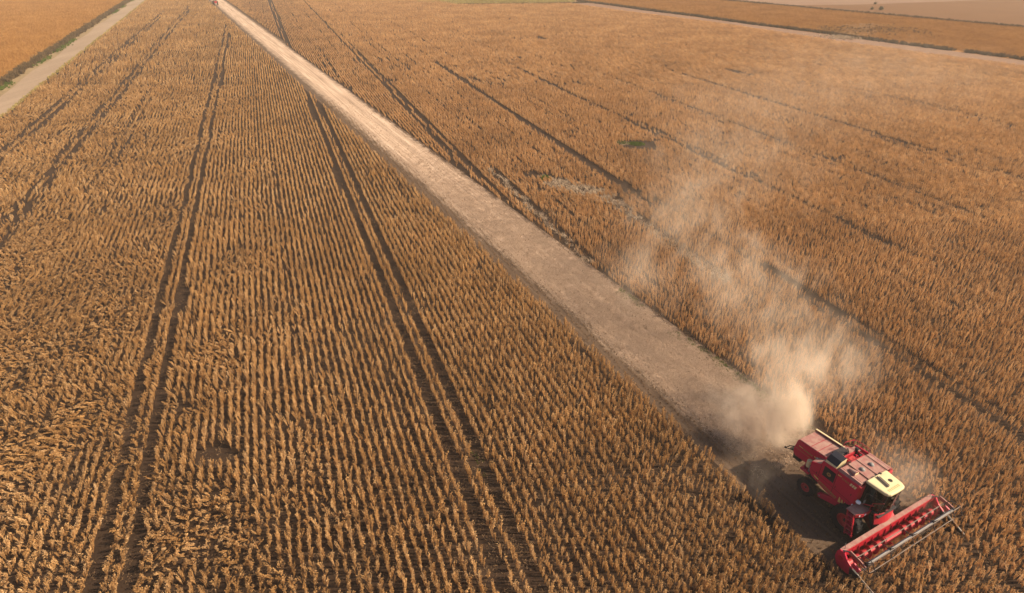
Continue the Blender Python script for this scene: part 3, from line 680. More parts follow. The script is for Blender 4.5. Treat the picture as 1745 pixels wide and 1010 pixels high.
def combine_harvester():
    T = empty('combine_harvester', (CO[0], CO[1], 0.008), CROT)
    tag(T, 'red combine harvester with cream cab roof cutting soybean at lower right', 'combine harvester')
    side = [(-.36, 2.36), (.15, 2.62), (.22, 2.92), (1.06, 3.0), (2.33, 3.04), (2.36, 2.3), (2.30, 1.55), (2.02, 1.22), (1.76, 1.13), (.75, 1.25), (-.16, 1.52), (-.34, 1.75)]
    MB().prism(side, -1.32, -1.26).build('side_panel', 'red', T, .015)
    MB().prism(side, 1.26, 1.32).build('side_panel', 'red', T, .015)
    core = [(-.30, 2.30), (.2, 2.55), (.25, 2.8), (1.06, 2.86), (2.30, 2.86), (2.30, 1.6), (1.8, 1.2), (-.1, 1.55)]
    MB().prism(core, -1.255, 1.255).build('body', 'red', T)
    MB().box((1.0, 0, 1.0), (3.4, 1.5, .45)).build('chassis', 'dark', T, .03)
    MB().tube((2.4, -1.4, .82), (2.4, 1.4, .82), .16, n=12).build('front_axle', 'dark', T)
    MB().box((-.2, 0, .55), (.22, 2.3, .2)).box((-.2, 0, .8), (.3, .6, .5)).build('rear_axle', 'dark', T, .02)
    for (xa, za, zb) in ((.22, 1.44, 2.60), (1.14, 1.22, 2.98)): MB().box((xa, -1.3235, (za + zb) / 2), (.018, .006, zb - za)).build('panel_seam', 'black', T)
    MB().box((1.0, -1.323, 1.80), (2.4, .006, .016), (0, .06, 0)).build('panel_seam', 'black', T)
    for (xh, zh) in ((.10, 1.95), (1.24, 1.95), (2.1, 2.2)): MB().box((xh, -1.335, zh), (.03, .03, .12)).build('panel_handle', 'black', T, .006)
    # sloped shoulders between sides and roof
    for s in (-1, 1):
        b = MB(); b.prism([(s * 1.31, 3.0), (s * 1.20, 3.13), (s * 1.10, 3.13), (s * 1.10, 2.9), (s * 1.29, 2.9)], 1.08, 2.335, 'x'); b.build('roof_shoulder', 'red_dusty', T, .01)
    # roof lids with seams between them
    for (y0, y1, z, lab) in ((-1.09, -.635, 3.135, 0), (-.615, .035, 3.165, 0), (.06, .775, 3.165, 0), (.80, 1.09, 3.13, 0)):
        b = MB(); b.box((1.715, (y0 + y1) / 2, z - .04), (1.22, y1 - y0, .08)); b.build('roof_panel', 'red_dusty', T, .012)
    for y in (-.31, .42):
        d = MB(); d.lathe([(.135, 0), (.13, .03), (.10, .075), (.05, .10), (.001, .108)], (1.70, y, 3.164), 20, 'z'); d.lathe([(.15, 0.004), (.15, .02), (.13, .03)], (1.70, y, 3.164), 20, 'z'); d.build('roof_cap', 'grey', T, smooth=True)
    sc = MB(); n = 9
    for k in range(n):
        t0, t1 = math.pi * k / n, math.pi * (k + 1) / n
        sc.add([(1.38, -.87 + .17 * math.cos(t0) * .6, 3.14 + .10 * math.sin(t0)), (1.38, -.87 + .17 * math.cos(t1) * .6, 3.14 + .10 * math.sin(t1)), (1.78, -.87 + .22 * math.cos(t1), 3.14 + .20 * math.sin(t1)), (1.78, -.87 + .22 * math.cos(t0), 3.14 + .20 * math.sin(t0))], [(0, 1, 2, 3)])
    sc.add([(1.78, -.87 + .22 * math.cos(math.pi * k / n), 3.14 + .20 * math.sin(math.pi * k / n)) for k in range(n + 1)], [tuple(range(n + 1))])
    sc.build('roof_scoop', 'red_dusty', T)
    MB().box((1.79, -.87, 3.2), (.02, .30, .10)).build('scoop_vent', 'cream', T, .004)
    MB().path([(1.08, .79, 3.19), (2.34, .79, 3.19), (2.34, -.64, 3.19)], .018).path([(1.1, .025, 3.185), (2.34, .025, 3.185)], .013).path([(1.1, -.625, 3.18), (2.3, -.625, 3.18)], .013).build('lid_seal', 'black', T)
    MB().path([(1.02, -1.3, 3.03), (1.06, -.62, 3.2), (1.06, -.3, 3.2)], .022).build('lid_hinge', 'black', T)
    # far shoulder panel, slopes outward on the right
    # engine bay
    MB().box((.88, .2, 2.8), (.44, .98, .1)).build('engine_bay', 'black', T)
    fr_ = MB()
    fr_.box((1.085, .2, 3.06), (.05, 1.06, .22)).box((.655, .2, 3.02), (.05, 1.06, .28)).box((.87, -.325, 3.03), (.48, .05, .26)).box((.87, .725, 3.03), (.48, .05, .26))
    fr_.build('engine_frame', 'red_bright', T, .008)
    MB().box((.86, .15, 2.93), (.28, .42, .14)).tube((.8, .45, 2.85), (.95, .45, 3.0), .09).tube((.92, -.1, 2.9), (.92, .2, 2.98), .06).build('engine', 'red_bright', T, .01)
    MB().tube((.66, .66, 2.95), (.66, .66, 3.28), .085, n=14).tube((.66, .66, 3.28), (.66, .66, 3.36), .11, .06, 14).build('exhaust', 'dark', T)
    MB().tube((.98, .60, 3.0), (.98, .60, 3.14), .07, n=12).build('air_filter', 'dark', T)
    # rotary screen housing on the near shoulder
    h = MB(); prof = [(-1.28, 2.9), (-1.25, 3.06), (-.98, 3.33), (-.60, 3.40), (-.52, 3.34), (-.52, 2.9)]
    h.prism(prof, .30, .94, 'x'); hs_ = h.build('screen_housing', 'cream', T, .012)
    d = MB(); d.add([(.29, -1.245, 3.085), (.95, -1.245, 3.085), (.95, -.985, 3.345), (.29, -.985, 3.345), (.29, -.60, 3.414), (.95, -.60, 3.414), (.29, -1.225, 3.065), (.95, -1.225, 3.065)], [(0, 1, 2, 3), (3, 2, 5, 4)])
    dn = d.build('intake_screen', 'navy', hs_)
    md = dn.modifiers.new('thick', 'SOLIDIFY'); md.thickness = .012
    # rear deck behind the engine
    MB().add([(-.36, -1.25, 2.37), (.20, -1.25, 2.63), (.24, -1.25, 2.86), (.64, -1.25, 2.9), (.64, 1.25, 2.9), (.24, 1.25, 2.86), (.20, 1.25, 2.63), (-.36, 1.25, 2.37)], [(0, 1, 6, 7), (1, 2, 5, 6), (2, 3, 4, 5)]).build('rear_deck', 'red_dusty', T)
    MB().box((.2, .1, 2.90), (.42, .85, .10)).build('deck_cover', 'dark', T, .02)
    MB().path([(.5, .32, 2.95), (.42, .36, 3.12), (.36, .30, 3.22)], .03).build('deck_pipe', 'steel', T)
    MB().path([(-.05, .55, 2.6), (.0, .62, 3.22), (.12, 1.25, 3.22), (.55, 1.34, 3.22), (.98, 1.34, 3.20), (1.0, 1.33, 3.02)], .014).path([(.1, 1.25, 2.9), (.12, 1.25, 3.22)], .012).path([(.55, 1.34, 2.95), (.55, 1.34, 3.22)], .012).build('deck_rail', 'red', T)
    # grille on the side
    g = MB().box((.735, -1.33, 2.40), (.68, .02, .66)).build('side_grille', 'navy', T, .006)
    gr = MB()
    for k in range(11): gr.box((.735, -1.343, 2.11 + k * .058), (.60, .01, .018))
    gr.build('louver', 'dark', g)
    MB().lathe([(.075, -.012), (.12, -.02), (.12, 0)], (.74, -1.342, 2.40), 20, 'y').lathe([(.04, -.012), (.075, -.012)], (.74, -1.342, 2.40), 20, 'y').build('grille_badge', 'gold_faded', g)
    # decals: worn gold lettering and stripes, too small to read
    def strip(pts, name, mat, parent=T, y=-1.325):
        b = MB()
        for q4 in pts: b.prism(q4, y - .004, y, 'y')
        return b.build(name, mat, parent)
    x = 1.20
    up = [[(1.16, 2.82), (1.36, 2.83), (1.36, 2.77), (1.16, 2.76)]]
    strip(up, 'decal', 'gold')
    b_ = []
    for k, wdt in enumerate((.07, .05, .08, .06, .07)):
        x0 = 1.42 + k * .085; b_.append([(x0, 2.80), (x0 + wdt * .7, 2.80), (x0 + wdt * .7, 2.70), (x0, 2.70)])
    strip(b_, 'decal', 'gold_faded')
    b_ = []
    for k in range(3):
        x0 = 1.88 + k * .12; b_.append([(x0 + .03, 2.86), (x0 + .12, 2.86), (x0 + .07, 2.68), (x0 - .02, 2.68)])
    strip(b_, 'decal', 'cream')
    b_ = [[(-.02, 1.70), (.30, 1.64), (.30, 1.55), (.04, 1.60)]]
    strip(b_, 'decal', 'gold')
    b_ = []
    for k in range(11):
        x0 = .36 + k * .105; z0 = 1.60 - k * .018; b_.append([(x0, z0), (x0 + .08, z0 - .012), (x0 + .05, z0 - .12), (x0 - .03, z0 - .108)])
    strip(b_, 'decal', 'gold_faded')
    strip([[(.3, 1.44), (1.45, 1.26), (1.45, 1.235), (.3, 1.415)]], 'decal', 'gold_faded')
    b_ = []
    for k in range(3):
        x0 = 1.62 + k * .16; b_.append([(x0, 1.58 - k * .035), (x0 + .06, 1.53 - k * .035), (x0 + .14, 1.25 + k * .025), (x0 + .04, 1.21 + k * .025), (x0 - .01, 1.23 + k * .02)])
    strip(b_, 'decal', 'gold')
    # rear straw hood
    hood = [(-1.80, 2.46), (-1.72, 2.52), (-.10, 2.64), (.22, 2.64), (.22, 1.6), (-.85, 1.42), (-1.70, 1.36), (-1.86, 1.50), (-1.90, 1.78)]
    MB().prism(hood, -.72, .72).build('straw_hood', 'red', T, .03)
    for k, (a, b) in enumerate(((-1.74, -1.02), (-.99, -.58), (-.55, -.02))):
        z = lambda x: 2.535 + (x + 1.72) * .074
        p = MB(); p.prism([(a, z(a)), (b, z(b)), (b, z(b) + .025), (a, z(a) + .025)], -.68, .66); p.build('hood_panel', 'red_dusty', T, .008)
    MB().prism([(-1.80, 2.52), (-.0, 2.66), (-.0, 2.80), (-1.80, 2.64)], .67, .73).build('hood_rail', 'red_dusty', T, .01)
    MB().box((-.9, .735, 2.73), (1.8, .10, .02), (0, -.075, 0)).build('hood_rail_lit_top', 'cream', T, .004)  # sunlit top fold of the red rail, its brightness painted as a cream strip
    strip([[(-1.62, 2.20), (-1.36, 2.20), (-1.36, 2.15), (-1.62, 2.15)]], 'decal', 'gold', T, -.725)
    strip([[(-1.30 + .1 * k, 2.20), (-1.23 + .1 * k, 2.20), (-1.25 + .1 * k, 2.10), (-1.32 + .1 * k, 2.10)] for k in range(6)], 'decal', 'gold_faded', T, -.725)
    strip([[(-.62, 2.24), (-.40, 2.24), (-.40, 2.17), (-.62, 2.17)]], 'decal', 'gold', T, -.725)
    strip([[(-1.84, 1.93), (-.5, 1.93), (-.5, 1.905), (-1.84, 1.905)]], 'side_crease', 'gold_faded', T, -.725)
    MB().box((-1.60, 0, 1.22), (.5, 1.3, .34)).build('straw_outlet', 'black', T, .03)
    sp = MB()
    for k in range(5): sp.box((-2.02, -.5 + k * .25, 1.42), (.42, .03, .14), (0, -.35, (k - 2) * .12))
    sp.box((-1.98, 0, 1.52), (.40, 1.35, .025), (0, -.35, 0)); sp.build('straw_spreader', 'dark', T)
    MB().path([(-1.9, -.66, 1.85), (-2.15, -.72, 1.72), (-2.22, -.86, 1.62)], .028).path([(-1.88, -.7, 1.6), (-2.25, -.9, 1.56)], .025).box((-2.26, -.9, 1.58), (.12, .1, .06)).build('tail_light_bracket', 'black', T)
    # tank and pipe between hood and body
    MB().tube((-.62, -1.02, 1.62), (-.62, -1.02, 2.06), .13, n=14).build('oil_tank', 'cream', T, .015)
    MB().tube((-.42, -1.10, 1.40), (-.42, -1.10, 1.86), .085, n=12).build('filter_canister', 'grey', T, .01)
    MB().box((-.62, -1.0, 1.36), (.55, .5, .10)).path([(-.9, -.74, 1.6), (-.75, -1.2, 1.42), (-.3, -1.28, 1.5)], .035).build('tank_tray', 'red', T, .01)
    MB().box((-.35, -.9, 2.36), (.12, .1, .14)).path([(-.35, -.9, 2.3), (-.30, -1.0, 2.5)], .02).build('work_light', 'grey', T)
    el = MB(); el.prism([(.50, .62), (.58, .50), (1.75, .86), (1.75, 1.14), (1.2, 1.12), (.55, .80), (.48, .72)], -1.30, -1.12); el.build('return_elevator', 'red', T, .03)
    MB().tube((.62, -1.32, .66), (.62, -1.29, .66), .05, n=10).build('elevator_bearing', 'grey', T)
    # wheels
    for s in (-1, 1):
        wz = ring_wheel(T, (2.42, s * 1.52, .80), .80, .50, .40, 18, s)
        wz = ring_wheel(T, (-.20, s * 1.26, .535), .535, .34, .27, 16, s)
    # ---- cab, a little to the near side
    cy = -.16
    floor = MB(); floor.box((2.95, cy, 1.66), (1.12, 1.44, .10)).build('cab_floor', 'dark', T, .01)
    MB().box((2.40, cy, 2.4), (.06, 1.44, 1.4)).build('cab_back_wall', 'dark', T)
    pil = [((2.46, -.70), (2.46, -.76)), ((2.46, .70), (2.46, .72)), ((3.36, -.56), (3.44, -.60)), ((3.36, .56), (3.44, .58)), ((2.98, -.70), (2.92, -.72))]
    for (a, b) in pil:
        MB().tube((a[0], cy + a[1], 1.70), (b[0], cy + b[1], 3.14), .032, n=8).build('cab_pillar', 'dark', T)
    def pane(pts, nm='window_pane'):
        c = sum((Vector(p) for p in pts), Vector()) / len(pts)
        nrm = (Vector(pts[1]) - Vector(pts[0])).cross(Vector(pts[2]) - Vector(pts[0])).normalized() * .006
        b = MB(); n = len(pts); b.add([Vector(p) - nrm for p in pts] + [Vector(p) + nrm for p in pts], [tuple(range(n))[::-1], tuple(range(n, 2 * n))] + [(i, (i + 1) % n, n + (i + 1) % n, n + i) for i in range(n)])
        return b.build(nm, 'glass', T)
    arc = [(3.37, -.54), (3.47, -.3), (3.50, 0), (3.47, .3), (3.37, .54)]
    for a, b in zip(arc[:-1], arc[1:]):
        pane([(a[0], cy + a[1], 1.84), (b[0], cy + b[1], 1.84), (b[0] + .05, cy + b[1], 3.10), (a[0] + .05, cy + a[1], 3.10)])
    pane([(2.50, cy + .70, 1.74), (3.34, cy + .58, 1.74), (3.42, cy + .60, 3.10), (2.50, cy + .74, 3.10)])
    pane([(3.0, cy - .69, 1.74), (3.34, cy - .57, 1.74), (3.42, cy - .60, 3.10), (2.95, cy - .72, 3.10)])
    # roof of the cab
    rf = [(2.34, -.73), (2.40, -.77), (3.30, -.70), (3.46, -.64), (3.54, -.52), (3.56, 0), (3.54, .52), (3.46, .64), (3.30, .72), (2.40, .82), (2.34, .78)]
    b = MB(); n = len(rf)
    lay = [(0.97, 3.12), (1.0, 3.17), (1.0, 3.235), (.965, 3.275), (.90, 3.29)]
    cx0 = 2.95
    vs = []
    for sc_, z in lay: vs += [(cx0 + (p[0] - cx0) * sc_, cy + p[1] * sc_, z) for p in rf]
    fs = [tuple(range(n))[::-1], tuple(range((len(lay) - 1) * n, len(lay) * n))]
    for j in range(len(lay) - 1): fs += [(j * n + i, j * n + (i + 1) % n, (j + 1) * n + (i + 1) % n, (j + 1) * n + i) for i in range(n)]
    b.add(vs, fs); cr_ = b.build('cab_roof', 'cream', T, .006)
    MB().prism([(2.50, cy + .04), (3.12, cy - .06), (3.14, cy + .44), (2.52, cy + .58)], 3.285, 3.335, 'z').build('roof_hatch', 'cream', cr_, .02)
    MB().lathe([(.001, .008), (.105, .008), (.11, 0), (.11, -.02)], (2.93, cy + .26, 3.338), 18, 'z').build('roof_hatch_hole', 'black', cr_)  # black disc painted in place of the dark hole in the hatch
    MB().box((2.80, cy - .13, 3.335), (.72, .055, .06), (0, 0, -.16)).box((2.80, cy - .20, 3.32), (.70, .03, .03), (0, 0, -.16)).build('roof_grab_bar', 'steel', cr_, .01)
    vb = MB()
    for k in range(7): vb.box((3.30, cy - .38 + k * .13, 3.294), (.13, .045, .014))
    vb.build('roof_vent', 'gold', cr_)
    MB().box((2.37, cy + .30, 3.26), (.14, .12, .07)).build('roof_bracket', 'black', cr_); MB().box((2.37, cy - .05, 3.25), (.08, .2, .05)).build('roof_bracket', 'black', cr_)
    # inside the cab
    st = MB(); st.box((2.72, cy, 2.06), (.46, .48, .13)).box((2.52, cy, 2.42), (.13, .46, .62), (0, -.15, 0)).box((2.72, cy, 1.85), (.3, .3, .3)); st.build('driver_seat', 'seat', T, .04)
    MB().tube((3.28, cy, 1.70), (3.12, cy, 2.24), .035).build('steering_column', 'black', T)
    sw = MB(); mt = Matrix.Rotation(-.35, 3, 'Y')
    for k in range(16):
        a, c = 2 * math.pi * k / 16, 2 * math.pi * (k + 1) / 16
        sw.tube(mt @ Vector((.19 * math.cos(a), .19 * math.sin(a), 0)) + Vector((3.10, cy, 2.28)), mt @ Vector((.19 * math.cos(c), .19 * math.sin(c), 0)) + Vector((3.10, cy, 2.28)), .018, n=6)
    sw.build('steering_wheel', 'black', T)
    MB().box((2.85, cy + .45, 2.05), (.6, .2, .35)).build('console', 'seat', T, .03)
    MB().box((3.22, cy - .32, 1.88), (.16, .14, .12)).build('control_box', 'teal', T, .02)
    MB().box((3.12, cy - .50, 1.90), (.14, .1, .16)).build('lunch_box', 'gold', T, .02)
    # front corner of the body, lit red panel beside the cab
    fp = MB(); fp.prism([(2.335, -1.32), (2.335, -.86), (2.40, -.88), (2.47, -1.06), (2.42, -1.28)], 2.18, 2.98, 'z')
    fp.prism([(2.335, -1.32), (2.335, -1.16), (2.40, -1.18), (2.42, -1.28)], 1.62, 2.18, 'z'); fp.build('front_corner_panel', 'red_bright', T, .02)
    fp = MB(); fp.prism([(2.335, 1.32), (2.335, .62), (2.40, .66), (2.47, 1.06), (2.42, 1.28)], 1.7, 2.98, 'z'); fp.build('front_corner_panel', 'red_bright', T, .02)
    MB().lathe([(.001, .14), (.07, .12), (.105, .05), (.115, 0), (.09, -.08), (.03, -.12), (.001, -.13)], (2.50, -1.22, 2.02), 18, 'x').build('head_lamp', 'lamp', T, smooth=True)
    MB().box((2.36, -1.36, 1.72), (.10, .07, .08)).build('side_marker', 'lamp', T, .015)
    # platform, steps, rails
    pf = MB().prism([(2.36, -1.86), (2.90, -1.86), (3.02, -1.55), (3.04, -.86), (2.36, -.86)], 1.70, 1.76, 'z').build('platform', 'red_dusty', T, .01)
    MB().box((2.975, -1.62, 1.70), (.06, .12, .10)).build('platform_lamp', 'lamp', T, .01); MB().box((3.05, -1.30, 1.70), (.06, .10, .10)).build('platform_lamp', 'lamp', T, .01)
    MB().prism([(2.90, -1.86), (3.05, -1.50), (3.07, -.84), (3.03, -.84), (3.01, -1.50), (2.87, -1.84)], 1.58, 1.80, 'z').build('platform_lip', 'red_bright', T, .008)
    ld = MB(); top, bot = Vector((2.47, -1.84, 1.74)), Vector((2.78, -1.98, .38))
    top2, bot2 = Vector((2.83, -1.88, 1.70)), Vector((3.12, -1.92, .36))
    for a, c in ((top, bot), (top2, bot2)):
        v = c - a; ld.add([a + Vector((-.03, -.05, 0)), a + Vector((.03, -.05, 0)), a + Vector((.03, .05, 0)), a + Vector((-.03, .05, 0)), c + Vector((-.03, -.05, 0)), c + Vector((.03, -.05, 0)), c + Vector((.03, .05, 0)), c + Vector((-.03, .05, 0))], [(3, 2, 1, 0), (4, 5, 6, 7), (0, 1, 5, 4), (1, 2, 6, 5), (2, 3, 7, 6), (3, 0, 4, 7)])
    ldo = ld.build('ladder', 'red_bright', T, .006)
    for k in range(5):
        t = (k + .6) / 5.2; a, c = top.lerp(bot, t), top2.lerp(bot2, t); MB().box((a + c) / 2, ((c - a).length, .20, .04), (0, -.02, math.atan2(c.y - a.y, c.x - a.x))).build('step', 'red', ldo, .005)
    MB().path([(2.40, -1.05, 1.76), (2.45, -1.02, 2.5)], .016).path([(2.98, -.92, 1.76), (3.02, -.90, 2.25), (3.38, -.80, 2.55), (3.44, -.80, 2.62)], .016).path([(2.62, -1.0, 1.9), (3.10, -.86, 2.12)], .03).build('hand_rail', 'red_bright', T)
    MB().path([(2.62, -.98, 1.78), (2.62, -.98, 2.62), (2.70, -.92, 2.64), (3.42, -.74, 2.58)], .014).build('grab_rail', 'steel', T)
    MB().box((2.68, -1.02, 2.12), (.03, .17, .26)).build('mirror', 'grey', T, .01)
    # apron under the windscreen and feeder house
    ap = MB(); sec = []
    for k in range(9):
        t = k / 8; y = -.95 + 1.75 * t; xx = 3.20 + .28 * math.sin(math.pi * min(1, t * .9 + .12)); sec.append((xx, y, 1.80 - .10 * math.sin(math.pi * t)))
    vs = [(x, y, z) for x, y, z in sec] + [(x + .16, y, 1.18) for x, y, z in sec] + [(x - .05, y, z) for x, y, z in sec] + [(x + .11, y, 1.18) for x, y, z in sec]
    n = 9; fs = [(i, i + 1, n + i + 1, n + i) for i in range(8)] + [(2 * n + i, 3 * n + i, 3 * n + i + 1, 2 * n + i + 1) for i in range(8)] + [(i, 2 * n + i, 2 * n + i + 1, i + 1) for i in range(8)] + [(n + i, n + i + 1, 3 * n + i + 1, 3 * n + i) for i in range(8)] + [(0, n, 3 * n, 2 * n), (8, 2 * n + 8, 3 * n + 8, n + 8)]
    ap.add(vs, fs); ap.build('cab_apron', 'red_bright', T)
    MB().prism([(2.5, 1.62), (3.20, 1.45), (3.72, .98), (3.72, .42), (3.3, .40), (2.5, .95)], -.66, .62).build('feeder_house', 'red_bright', T, .03)
    MB().prism([(3.0, 1.52), (3.25, 1.42), (3.5, .70), (3.38, .62), (3.05, 1.3)], -.84, -.70).build('drive_shield', 'dark', T, .02)
    # ---- cutting header
    HWd = 3.65
    hd_ = MB(); hd_.prism([(3.66, .98), (3.72, .98), (3.80, .34), (4.05, .20), (4.46, .16), (4.50, .13), (3.98, .13), (3.70, .28)], -HWd, HWd)
    H = hd_.build('header', 'red_bright', T, .01)
    MB().box((3.69, 0, 1.05), (.24, 2 * HWd + .04, .14)).build('header_beam', 'red_dusty', H, .02)
    MB().prism([(3.80, 1.13), (3.83, 1.13), (3.83, .92), (3.80, .92)], -HWd, -.15).prism([(3.80, 1.13), (3.83, 1.13), (3.83, .92), (3.80, .92)], -.05, HWd).build('beam_lip', 'red_bright', H)
    for s in (-1, 1):
        e = MB(); e.prism([(3.52, .95), (3.62, 1.12), (3.86, 1.16), (4.10, .86), (4.46, .62), (4.52, .2), (4.2, .10), (3.70, .16), (3.50, .55)], s * HWd, s * (HWd + .09)); eo = e.build('end_panel', 'red', H, .02)
        MB().tube((3.78, s * (HWd + .09), .72), (3.78, s * (HWd + .12), .72), .14, n=18).build('drive_cover', 'red_bright', H, .01)
        dv = MB(); dv.prism([(4.40, .16), (4.30, .66), (4.75, .56), (5.66, .20), (5.70, .12), (4.8, .08)], s * (HWd - .02), s * (HWd + .10)); dv.build('crop_divider', 'dark', H, .02)
        MB().path([(4.72, s * (HWd + .06), .58), (5.72, s * (HWd - .02), .22)], .018).build('divider_rod', 'steel', H)
        ar = MB(); ar.prism([(3.95, 1.26), (4.02, 1.44), (4.62, 1.36), (4.90, 1.26), (4.86, 1.16), (4.1, 1.22)], s * (HWd - .07), s * (HWd - .005)); ar.build('reel_arm', 'red_dusty', H, .01)
        MB().tube((3.72, s * (HWd - .04), 1.1), (4.05, s * (HWd - .04), 1.38), .035).tube((3.70, s * (HWd - .2), 1.1), (3.62, s * (HWd - .22), 1.42), .014).build('lift_ram', 'grey', H)
        MB().box((4.55, s * (HWd + .05), .86), (.42, .10, .26), (0, .35, 0)).build('reel_drive_guard', 'red', H, .03)
    MB().box((4.52, 0, .145), (.10, 2 * HWd, .03)).build('knife_bar', 'steel', H)
    kg = MB()
    for k in range(72): kg.prism([(4.56, -3.6 + k * .1014 - .02), (4.56, -3.6 + k * .1014 + .02), (4.68, -3.6 + k * .1014)], .135, .155, 'z')
    kg.build('knife_guards', 'steel', H)
    au = MB(); au.tube((4.10, -HWd + .01, .52), (4.10, HWd - .01, .52), .17, n=18); auo = au.build('auger', 'red_bright', H, 0)
    for s in (-1, 1):
        fgt = MB(); turns = 5.6; n = int(turns * 18); L0 = HWd - .55
        for k in range(n):
            a0, a1 = 2 * math.pi * turns * k / n * s, 2 * math.pi * turns * (k + 1) / n * s
            y0, y1 = s * (.5 + L0 * k / n), s * (.5 + L0 * (k + 1) / n)
            pt = lambda r_, a, y, dy: (4.10 + r_ * math.cos(a), y + dy, .52 + r_ * math.sin(a))
            fgt.add([pt(.16, a0, y0, 0), pt(.16, a1, y1, 0), pt(.30, a1, y1, 0), pt(.30, a0, y0, 0)], [(0, 1, 2, 3)])
        fo = fgt.build('auger_flight', 'red_bright', H); md = fo.modifiers.new('thick', 'SOLIDIFY'); md.thickness = .015
    # back-sheet panels of the trough with ribs
    for k in range(14):
        y = -HWd + .26 + k * (2 * HWd - .5) / 13; MB().box((3.80, y, .62), (.05, .03, .60), (0, -.12, 0)).build('trough_rib', 'red', H)
    ct = MB(); r = random.Random(5)
    for k in range(900):
        o = Vector((r.uniform(3.92, 4.44), r.uniform(-3.5, 3.5), r.uniform(.20, .40))); a = (rv(r) + Vector((0, 0, r.uniform(-.3, .6)))).normalized() * r.uniform(.08, .22); s_ = a.orthogonal().normalized() * .018
        ct.add([o - a - s_, o - a + s_, o + a * .9 + s_, o + a * .9 - s_], [(0, 1, 2, 3)])
    tag(ct.build('cut_crop', 'soy', H), kind='stuff')
    # reel
    RX, RZ, RR = 4.82, 1.30, .46
    MB().tube((RX, -3.43, RZ), (RX, 3.43, RZ), .066, n=16).build('reel_tube', 'grey', H)
    ang = [R(63), R(183), R(303)]
    for a in ang:
        bx_, bz_ = RX + RR * math.cos(a), RZ + RR * math.sin(a)
        bt = MB(); bt.box((bx_, 0, bz_), (.036, 7.06, .028)); bo = bt.build('reel_bat', 'steel', H)
        tn = MB()
        for k in range(46): tn.tube((bx_, -3.45 + k * .1533, bz_), (bx_ - .05, -3.45 + k * .1533, bz_ - .20), .006, .003, 4, cap=False)
        tag(tn.build('reel_tines', 'dark', H), kind='stuff')
    for y in (-3.46, -1.73, 0.0, 1.73, 3.46):
        sp = MB()
        for a in ang: sp.tube((RX, y, RZ), (RX + RR * math.cos(a), y, RZ + RR * math.sin(a)), .022, n=6)
        sp.tube((RX, y - .05, RZ), (RX, y + .05, RZ), .11, n=14); sp.build('reel_spider', 'dark', H)
    for s in (-1, 1):
        hx = MB(); pts = [(RX + RR * .98 * math.cos(R(3 + 60 * k)), s * 3.50, RZ + RR * .98 * math.sin(R(3 + 60 * k))) for k in range(7)]
        hx.path(pts, .02); hx.build('reel_end_ring', 'dark', H)
    return T
combine_harvester()

# ------------------------------------------------------------------ far red tractor at the end of the swath
def tractor():
    x, y = strip_world(-338, -2.6)
    T = empty('tractor', (x, y, .008), CROT); tag(T, 'tiny distant red tractor at the far end of the swath', 'tractor')
    MB().prism([(.2, .9), (2.2, .9), (2.25, 1.5), (.2, 1.75)], -.42, .42).build('bonnet', 'red_bright', T, .05)
    MB().prism([(-1.0, 1.0), (.2, 1.0), (.25, 1.7), (-1.1, 1.7)], -.7, .7).build('body', 'red_bright', T, .04)
    for sx in (-.95, .15):
        for sy in (-.6, .6): MB().tube((sx, sy, 1.65), (sx * .95, sy * .95, 2.65), .05).build('cab_pillar', 'dark', T)
    MB().box((-.4, 0, 2.70), (1.45, 1.5, .12)).build('cab_roof', 'red_bright', T, .04)
    MB().box((-.4, 0, 2.15), (1.0, 1.1, .9)).build('cab_glass', 'glass', T)
    MB().tube((1.6, .25, 1.5), (1.6, .25, 2.3), .05).build('exhaust', 'dark', T)
    for s in (-1, 1):
        ring_wheel(T, (-.55, s * .95, .85), .85, .48, .42, 14, s); ring_wheel(T, (1.75, s * .75, .5), .5, .34, .25, 12, s)
tractor()

# ------------------------------------------------------------------ far bushes
def bush(x, y, s, seed, label):
    T = empty('bush', (x, y, .01)); tag(T, label, 'bush', 'bushes in the far fields'); r = random.Random(seed)
    st = MB()
    for k in range(5): st.tube((0, 0, 0), rv(r) * s * .5 + Vector((0, 0, s * .7)), .06 * s, .02 * s, 5)
    st.build('trunk', 'dark_weed', T)
    c = MB()
    for k in range(260):
        d = Vector((r.gauss(0, 1), r.gauss(0, 1), r.gauss(0, .8))).normalized() * s * r.uniform(.45, 1) * (.8 + .3 * math.sin(7 * k)); p = d * .9 + Vector((0, 0, s * .6))
        if p.z < .05: p.z = .1
        a = rv(r) * .2 * s; b2 = Vector((0, 0, 1)).cross(a) * .6 + Vector((0, 0, r.uniform(-.1, .1) * s)); c.add([p - a, p + b2, p + a, p - b2], [(0, 1, 2, 3)])
    c.build('crown', 'olive_dark', T)
M['olive_dark'] = crop_mat('bush_leaf', (0.03, 0.035, 0.012), (0.06, 0.07, 0.025), (0.11, 0.11, 0.04), 0.25)
bush(164.1, 297.1, 1.25, 1, 'round dark bush standing alone in the far field at the top right')
bush(176.2, 325.5, .9, 2, 'small dark bush behind the round one at the edge of the bare field')
bush(161.0, 299.0, .9, 3, 'low bush just left of the round dark bush in the far field')

